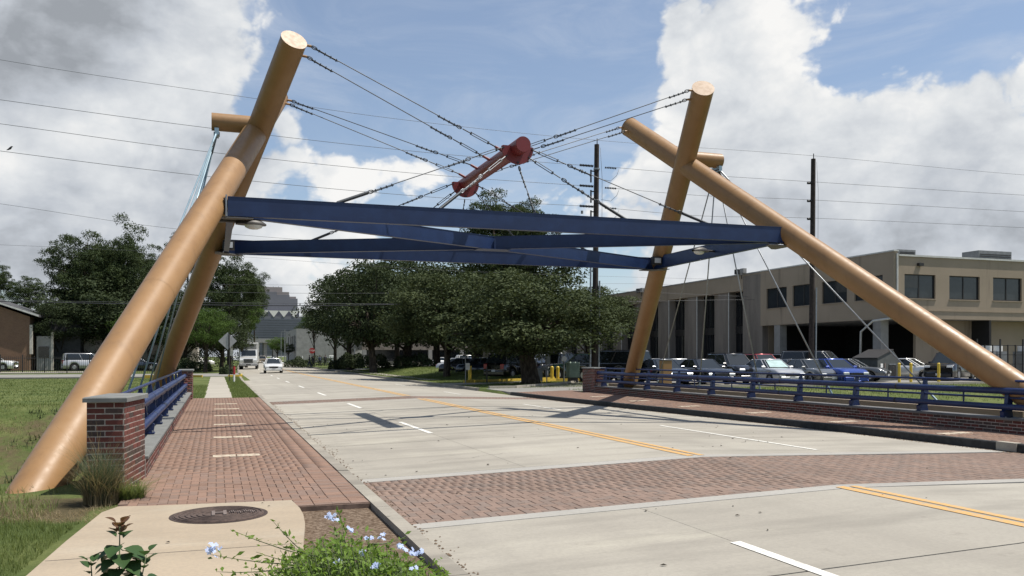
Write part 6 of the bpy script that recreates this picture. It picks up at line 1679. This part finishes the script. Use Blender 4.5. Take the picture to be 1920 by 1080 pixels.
# far woods closing the horizon
g = np.random.default_rng(99); Cs = []
for sx, lo, hi in ((-1, -420, -9), (1, 52, 420)):
    for k in range(130):
        x = g.uniform(lo, hi); y = g.uniform(200, 330) if sx < 0 else g.uniform(250, 420); r_ = g.uniform(5, 9); n = 160
        w = g.normal(size=(n, 3)); w /= np.linalg.norm(w, axis=1, keepdims=True); Cs.append(np.array([x, y, r_ * 0.8]) + w * r_ * g.uniform(.6, 1, (n, 1)) * np.array([1, 1, .9]))
P = np.concatenate(Cs); P[:, 2] = np.maximum(P[:, 2], 0.4); Nn = g.normal(size=P.shape); Nn /= np.linalg.norm(Nn, axis=1, keepdims=True)
o = bpy.data.objects.new('far_woods', mesh_np('far_woods', leaf_quads(P, Nn, 1.0, 0.7, 5), np.arange(4 * len(P)).reshape(-1, 4), 'dark_leaf', tint=g.random(len(P)))); COL.objects.link(o)
tag(o, 'far dark woods closing the horizon on both sides of the road', 'woods', kind='stuff')
# shrubs
def shrub(p, r_, h, label, seed, mat='dark_leaf', n=2600, ls=0.05, group=None):
    g = np.random.default_rng(seed); w = g.normal(size=(n, 3)); w /= np.linalg.norm(w, axis=1, keepdims=True); w[:, 2] = abs(w[:, 2])
    P = w * g.uniform(.5, 1, (n, 1)) ** .5 * np.array([r_, r_, h]) * (1 + 0.15 * np.sin(w[:, :1] * 7 + seed)); nn = w + g.normal(size=(n, 3)) * .6; nn /= np.linalg.norm(nn, axis=1, keepdims=True)
    root = empty('shrub', p, label, 'shrub', group)
    o = bpy.data.objects.new('foliage', mesh_np('foliage', leaf_quads(P, nn, ls, .6, seed), np.arange(4 * n).reshape(-1, 4), mat, tint=g.random(n))); COL.objects.link(o); o.parent = root
    MB().tube([Vector(p) + Vector((0, 0, -0.1)), Vector(p) + Vector((0.1, 0, h * .6))], [0.06, 0.02], 6).build('stem', 'bark', root)
T('pine', 200, 118, 440, 170, 'pine in the middle of the left clump behind the two tallest', 24, 0.05, GL, 1.5)
T('dark', 415, 90, 590, 130, 'dark leafy crown above the diamond sign', 17, 0.06, GL, 0.9)
T('dark', 300, 112, 540, 150, 'dark tree beside the leaning tube left of the railing', 15, 0.05, GL, 1.2)
T('pine', 478, 150, 520, 60, 'far narrow pine left of the grey tower', 22, 0.05, GL, 1.6)
GS = 'dark shrubs on the verges'
for k, (px, d_, r_, h, lab) in enumerate(((112, 104, 2.6, 1.5, 'dark shrub row behind the iron fence under the brick house'), (88, 106, 1.8, 1.2, 'shrub at the corner of the brick house'), (660, 96, 1.6, 1.6, 'round dark shrub on the mound below the dark oaks'), (700, 92, 2.2, 1.4, 'wide shrub under the low crowned oak'), (780, 88, 2.4, 1.5, 'shrub between the oaks left of centre'), (640, 104, 1.5, 1.5, 'shrub right of the white cabinet'), (350, 92, 2.5, 1.3, 'shrub between the left tubes'), (402, 130, 5.0, 2.6, 'dark hedge behind the tree trunks left of the footpath'), (330, 106, 5.0, 2.2, 'dark hedge behind the iron fence near the tubes'), (215, 106, 4.5, 2.4, 'hedge behind the silver suv'), (140, 107, 3.5, 2.6, 'dark hedge left of the silver suv'), (424, 76, 0.55, 0.8, 'small round bush at the base of the far left sign'), (560, 130, 2.0, 1.5, 'dark shrub by the slim white post'), (600, 150, 4, 1.6, 'long dark hedge before the low grey building'))):
    p = atD(px, 690, d_); p.z = 0.1 + (0.4 if 640 < px < 800 else 0); shrub(p, r_, h, lab, 40 + k, ls=0.10, group=GS)

# ================================================================== NEAR PLANTS AND GRASS
def blades(name, pts, hh, width, mat, seed, lean=0.35, label=None, cat='grass', seg=2, parent=None):
    """pts (n,3) roots -> curved tapering blades"""
    g = np.random.default_rng(seed); n = len(pts); a = g.uniform(0, 2 * np.pi, n); dirv = np.stack([np.cos(a), np.sin(a), np.zeros(n)], 1)
    hgt = hh * g.uniform(0.5, 1.25, n); le = lean * g.uniform(0.2, 1.4, n) * hgt; side = np.stack([-np.sin(a), np.cos(a), np.zeros(n)], 1); w = width * g.uniform(.6, 1.3, n)
    up = np.array([0, 0, 1.0]); rows = []
    for k in range(seg + 1):
        t_ = k / seg; c = pts + up * (hgt * (t_ - 0.18 * t_ * t_))[:, None] + dirv * (le * t_ ** 2)[:, None]; ww = (w * (1 - t_ * 0.93) / 2)[:, None]
        rows += [c - side * ww, c + side * ww]
    V = np.stack(rows, 1); k2 = 2 * (seg + 1)
    f = np.array([(2 * k, 2 * k + 1, 2 * k + 3, 2 * k + 2) for k in range(seg)]); Fc = (np.arange(n)[:, None, None] * k2 + f[None]).reshape(-1, 4)
    V = V.reshape(-1, 3)
    if parent is not None: V = V - np.array(parent.location)
    o = bpy.data.objects.new(name, mesh_np(name, V, Fc, mat, tint=np.repeat(g.random(n), seg))); COL.objects.link(o)
    if parent is not None: o.parent = parent
    else: tag(o, label, cat, kind='stuff')
    return o
def scatter(n, x0, x1, y0, y1, seed, dens=None):
    g = np.random.default_rng(seed); xy = np.stack([g.uniform(x0, x1, n), g.uniform(y0, y1, n)], 1)
    out = []
    for x, y in xy:
        nz = noise.noise((x * 0.9, y * 0.9, seed)) + 0.5 * noise.noise((x * 3, y * 3, seed))
        if dens and not dens(x, y, nz): continue
        z = ground(x, y)
        if z < -0.25 and y < 10.8: continue
        if z == -0.3: continue
        out.append((x, y, z - 0.01))
    return np.array(out)
edge = lambda y: -1.10 - (0.11 if y < 9.6 else 0) - max(0, (9.6 - y)) * 0.075
blades('lawn_grass', scatter(52000, -4.6, -1.15, 5.5, 10.2, 1, lambda x, y, z: x < edge(y) - 0.03 and (z > -0.35 or y < 9) and (y < 9.55 or z > 0.25)), 0.075, 0.006, 'grass_blade', 2, 0.6, 'short green lawn blades beside the tan concrete pad')
blades('dry_thatch', scatter(6000, -3.6, -1.0, 9.3, 11.3, 3, lambda x, y, z: z > -0.15), 0.06, 0.006, 'dry_grass', 4, 1.6, 'dry straw and weeds round the foot of the nearest tan tube')
blades('bank_grass', scatter(46000, -14, -1.6, 10.2, 34, 5, lambda x, y, z: z > 0.15 - 0.5 * (y > 30) - 0.25 * (y < 12.5)), 0.13, 0.012, 'grass_blade', 6, 0.6, 'rough green grass on the bayou bank left of the bridge')
blades('bank_dry_grass', scatter(16000, -14, -1.6, 11, 33, 7, lambda x, y, z: z < -0.10), 0.13, 0.012, 'dry_grass', 8, 1.0, 'patches of dry brown grass on the left bank')
blades('bank_weeds', scatter(14000, -12, -2.0, 12, 32, 27, lambda x, y, z: z > 0.22), 0.24, 0.03, 'dark_leaf', 28, 0.9, 'dark weedy clumps on the left bank')
blades('field_grass', scatter(42000, -34, -1.6, 33, 72, 9, lambda x, y, z: True), 0.10, 0.03, 'grass_blade', 10, 0.5, 'mown field grass beyond the left bank')
blades('verge_grass', scatter(16000, 0.62, 1.58, 34.7, 69, 11), 0.11, 0.014, 'grass_blade', 12, 0.5, 'bright strip of verge grass between the left footpath and the kerb')
blades('verge_grass', scatter(8000, -3.0, -0.45, 34.7, 50, 13), 0.10, 0.014, 'grass_blade', 14, 0.5, 'grass left of the concrete footpath past the bridge')
blades('island_grass', scatter(26000, 13, 23, 40.5, 62, 15, lambda x, y, z: not (y > 46 and y < 51 and x < 15)), 0.08, 0.025, 'grass_blade', 16, 0.5, 'shaded grass under the big oak')
blades('mound_grass', scatter(30000, 13, 30, 58, 96, 17), 0.10, 0.04, 'grass_blade', 18, 0.5, 'grass on the mound under the dark oaks')
blades('car_park_grass', scatter(9000, 15.9, 45, 31, 38, 19), 0.12, 0.03, 'grass_blade', 20, 0.5, 'strip of green grass behind the right railing')
# tall ornamental grass by the pillar
cgr = Vector((-1.20, 10.42, 0.12)); og = empty('ornamental_grass', cgr, 'tuft of tall blue green grass growing against the nearest brick pillar', 'plant')
g = np.random.default_rng(50)
def disc(n, r_, c, g): 
    a = g.uniform(0, 6.28, n); q = r_ * g.random(n) ** .6; return np.stack([c[0] + q * np.cos(a), c[1] + q * np.sin(a), np.full(n, c[2])], 1)
blades('blades', disc(800, 0.15, cgr, g), 0.66, 0.0075, 'blue_grass', 51, 0.6, parent=og, seg=5)
blades('dry_blades', disc(900, 0.18, cgr, g), 0.46, 0.008, 'dry_grass', 52, 0.75, parent=og, seg=5)
blades('seed_stalks', disc(70, 0.12, cgr, g), 0.95, 0.006, 'dry_grass', 53, 0.55, parent=og, seg=6)
og2 = empty('grass_tuft', (-0.86, 10.55, 0.15), 'low green grass tuft spilling over the brick paving beside the tall tuft', 'plant')
blades('blades', disc(500, 0.14, (-0.90, 10.5, 0.13), g), 0.26, 0.008, 'grass_blade', 54, 1.5, parent=og2, seg=4)
og3 = empty('grass_tuft', (-1.7, 10.1, 0.1), 'sparse weeds with dark seed heads at the foot of the nearest tan tube', 'plant')
blades('blades', np.concatenate([disc(160, 0.35, (-1.9, 10.0, 0.05), g), disc(60, 0.25, (-2.3, 9.7, 0.05), g)]), 0.30, 0.007, 'grass_blade', 55, 0.8, parent=og3, seg=4)
# leafy sapling in the foreground (individual leaves)
def leaf_mb(a, d, nrm_, L, w):
    a, d, nrm_ = Vector(a), Vector(d).normalized(), Vector(nrm_); s = d.cross(nrm_).normalized(); u = s.cross(d)
    m = MB(); P = []; n = 6
    for k in range(n + 1):
        t_ = k / n; ww = w * math.sin(math.pi * min(1, t_ ** 0.8 * 0.98 + 0.02)) ; c = a + d * L * t_ - u * (L * 0.22 * t_ * t_)
        P += [c - s * ww + u * ww * 0.35, c, c + s * ww + u * ww * 0.35]
    m.add(P, [(3 * k + j, 3 * k + j + 1, 3 * k + j + 4, 3 * k + j + 3) for k in range(n) for j in range(2)], True)
    return m
ps = atD(222, 1000, 3.25); base = Vector((ps.x - 0.02, ps.y, 0.10))
sp = empty('sapling', base, 'leafy sapling with glossy dark leaves and reddish tips in the lower left foreground', 'plant')
r2_ = random.Random(5); topz = atD(225, 978, 3.25).z
stems = [(base, Vector((ps.x + 0.005, ps.y, topz - 0.01))), (base, Vector((ps.x - 0.10, ps.y + 0.04, topz - 0.15))), (base, Vector((ps.x + 0.10, ps.y - 0.02, topz - 0.13)))]
for k, (a, b) in enumerate(stems):
    mid = a.lerp(b, 0.5) + Vector((r2_.uniform(-.03, .03), 0, 0)); MB().tube([a, mid, b], [0.008, 0.006, 0.002], 6).build('stem', 'stem_green', sp)
    n = 40 if k == 0 else 24
    for j in range(n):
        t_ = 0.74 + 0.26 * j / (n - 1); q = mid.lerp(b, (t_ - 0.5) * 2); an = j * 2.4 + k
        d_ = Vector((math.cos(an), math.sin(an), -0.25 + 1.2 * (t_ > 0.93))); Lf_ = (0.085 if t_ < 0.93 else 0.04) * r2_.uniform(0.8, 1.15)
        pe = q + d_.normalized() * 0.018; up = Vector((-d_.x * 0.4, -d_.y * 0.4, 1))
        leaf_mb(pe, d_, up, Lf_, Lf_ * 0.46).build('leaf', 'red_leaf' if (t_ > 0.95 and k == 0) else 'sapling_leaf', sp)
# flowering shrub in the planting bed
pb = Vector((0.98, 4.95, 0.09)); fs = empty('flowering_shrub', pb, 'bright green plumbago shrub with pale blue flower clusters in the bed by the kerb', 'shrub')
g = np.random.default_rng(61); P, Nn, TT = [], [], []
def spray(a, b, nleaf, sl=0.019, sag=0.0, mb=None, jit=0.02):
    a, b = Vector(a), Vector(b); pts = [a.lerp(b, t_) - Vector((0, 0, sag * 4 * (t_ - t_ * t_) * -1)) for t_ in (0, .25, .5, .75, 1)]
    mb.tube(pts, [0.004, 0.0035, 0.003, 0.002, 0.001], 4)
    for k in range(nleaf):
        t_ = 0.15 + 0.85 * (k + g.random()) / nleaf; i = min(3, int(t_ * 4)); q = pts[i].lerp(pts[i + 1], t_ * 4 - i)
        P.append(tuple(q + Vector(g.normal(size=3)) * jit)); nn = Vector(g.normal(size=3)) + Vector((0, -0.3, 1.1)); Nn.append(tuple(nn.normalized())); TT.append(g.random() * 0.5 + 0.5 * t_)
ms = MB()
def topat(px, py, d): return atD(px, py, d)
tips = []
for k in range(1250):
    px = 455 + 400 * g.random() ** 0.8; px = min(px, 830)
    lim = 1066 - (px - 455) * 0.47 if px < 640 else 978 + (px - 640) * 0.47
    d_ = g.uniform(4.3, 5.4); py = lim + g.random() ** 1.1 * 110 + (5.4 - d_) * 22
    q = atD(px, py, d_); q.z = max(q.z, 0.2)
    if q.x < 0.30 and g.random() < 0.7: continue
    rt = Vector((min(1.45, max(0.62, q.x * 0.8 + 0.25)), max(4.2, q.y), 0.12)); spray(rt.lerp(q, 0.45) + Vector((0, 0, 0.02)), q, 15, sag=-0.02, mb=ms, jit=0.028); tips.append(q)
longs = [((600, 1060, 4.8), (395, 1040, 4.6), 26), ((560, 1062, 4.6), (405, 1072, 4.5), 18), ((610, 1050, 4.9), (432, 993, 4.7), 24), ((590, 1052, 4.8), (510, 975, 4.8), 16), ((650, 1000, 5.3), (632, 948, 5.3), 16), ((700, 1020, 4.8), (762, 1005, 4.9), 12), ((600, 1070, 4.5), (470, 1066, 4.5), 26), ((760, 1060, 4.5), (822, 1052, 4.4), 16), ((620, 1065, 4.5), (480, 1035, 4.7), 26), ((640, 1050, 4.5), (520, 1020, 4.7), 26)]
for a, b, n in longs:
    A_, B_ = atD(*a), atD(*b); spray(A_, B_, n, sag=-0.015, mb=ms, jit=0.014)
ms.build('stems', 'stem_green', fs)
P, Nn, TT = np.array(P), np.array(Nn), np.array(TT)
o = bpy.data.objects.new('foliage', mesh_np('foliage', leaf_quads(P, Nn, 0.021, 0.42, 62) - np.array(pb), np.arange(4 * len(P)).reshape(-1, 4), 'shrub_leaf', tint=TT)); COL.objects.link(o); o.parent = fs; o['kind'] = 'stuff'
for px, py, d_, nfl in ((402, 1030, 4.6, 12), (625, 968, 5.25, 9), (752, 1026, 4.8, 10), (775, 1036, 4.7, 9), (692, 1008, 4.9, 4), (718, 1004, 4.9, 4), (684, 1036, 4.6, 4), (630, 1052, 4.5, 3), (702, 1056, 4.4, 4), (660, 992, 5.0, 4), (782, 1070, 4.4, 3), (405, 1022, 4.6, 6)):
    c = atD(px, py, d_); m = MB()
    for k in range(nfl):
        q = c + Vector((r2_.gauss(0, 0.016), r2_.gauss(0, 0.016), r2_.gauss(0, 0.010))); nn = Vector((r2_.gauss(0, .5), -0.7 + r2_.gauss(0, .4), 0.9)).normalized(); t1_ = nn.orthogonal().normalized(); t2_ = nn.cross(t1_)
        for j in range(5):
            a = 2 * math.pi * j / 5; d1_ = t1_ * math.cos(a) + t2_ * math.sin(a); s1_ = nn.cross(d1_)
            m.add([q, q + d1_ * 0.009 + s1_ * 0.006, q + d1_ * 0.016 - nn * 0.001, q + d1_ * 0.009 - s1_ * 0.006], [(0, 1, 2, 3)])
    m.build('flower_cluster', 'petal', fs)
# litter of leaves on the road
m = MB()
lt = empty('fallen_leaves', (5, 8, 0), 'scattered small brown leaves lying on the road and pad', 'leaves', kind='stuff')
r3 = random.Random(8)
for k in range(90):
    x, y = r3.uniform(-0.6, 12), r3.uniform(5.5, 22); z = (zr(x) if x > 1.8 else 0.16) + 0.008
    if 1.5 < x < 1.9: continue
    a = r3.uniform(0, 6.28); s_ = r3.uniform(0.012, 0.035); c_, n_ = math.cos(a) * s_, math.sin(a) * s_
    m.add([(x - c_, y - n_, z), (x + n_ * .5, y - c_ * .5, z + s_ * .4), (x + c_, y + n_, z), (x - n_ * .5, y + c_ * .5, z + s_ * .3)], [(0, 1, 2, 3)])
m.build('leaf_litter', 'bark', lt)

for o in bpy.data.objects:
    if '_o' in o: del o['_o']
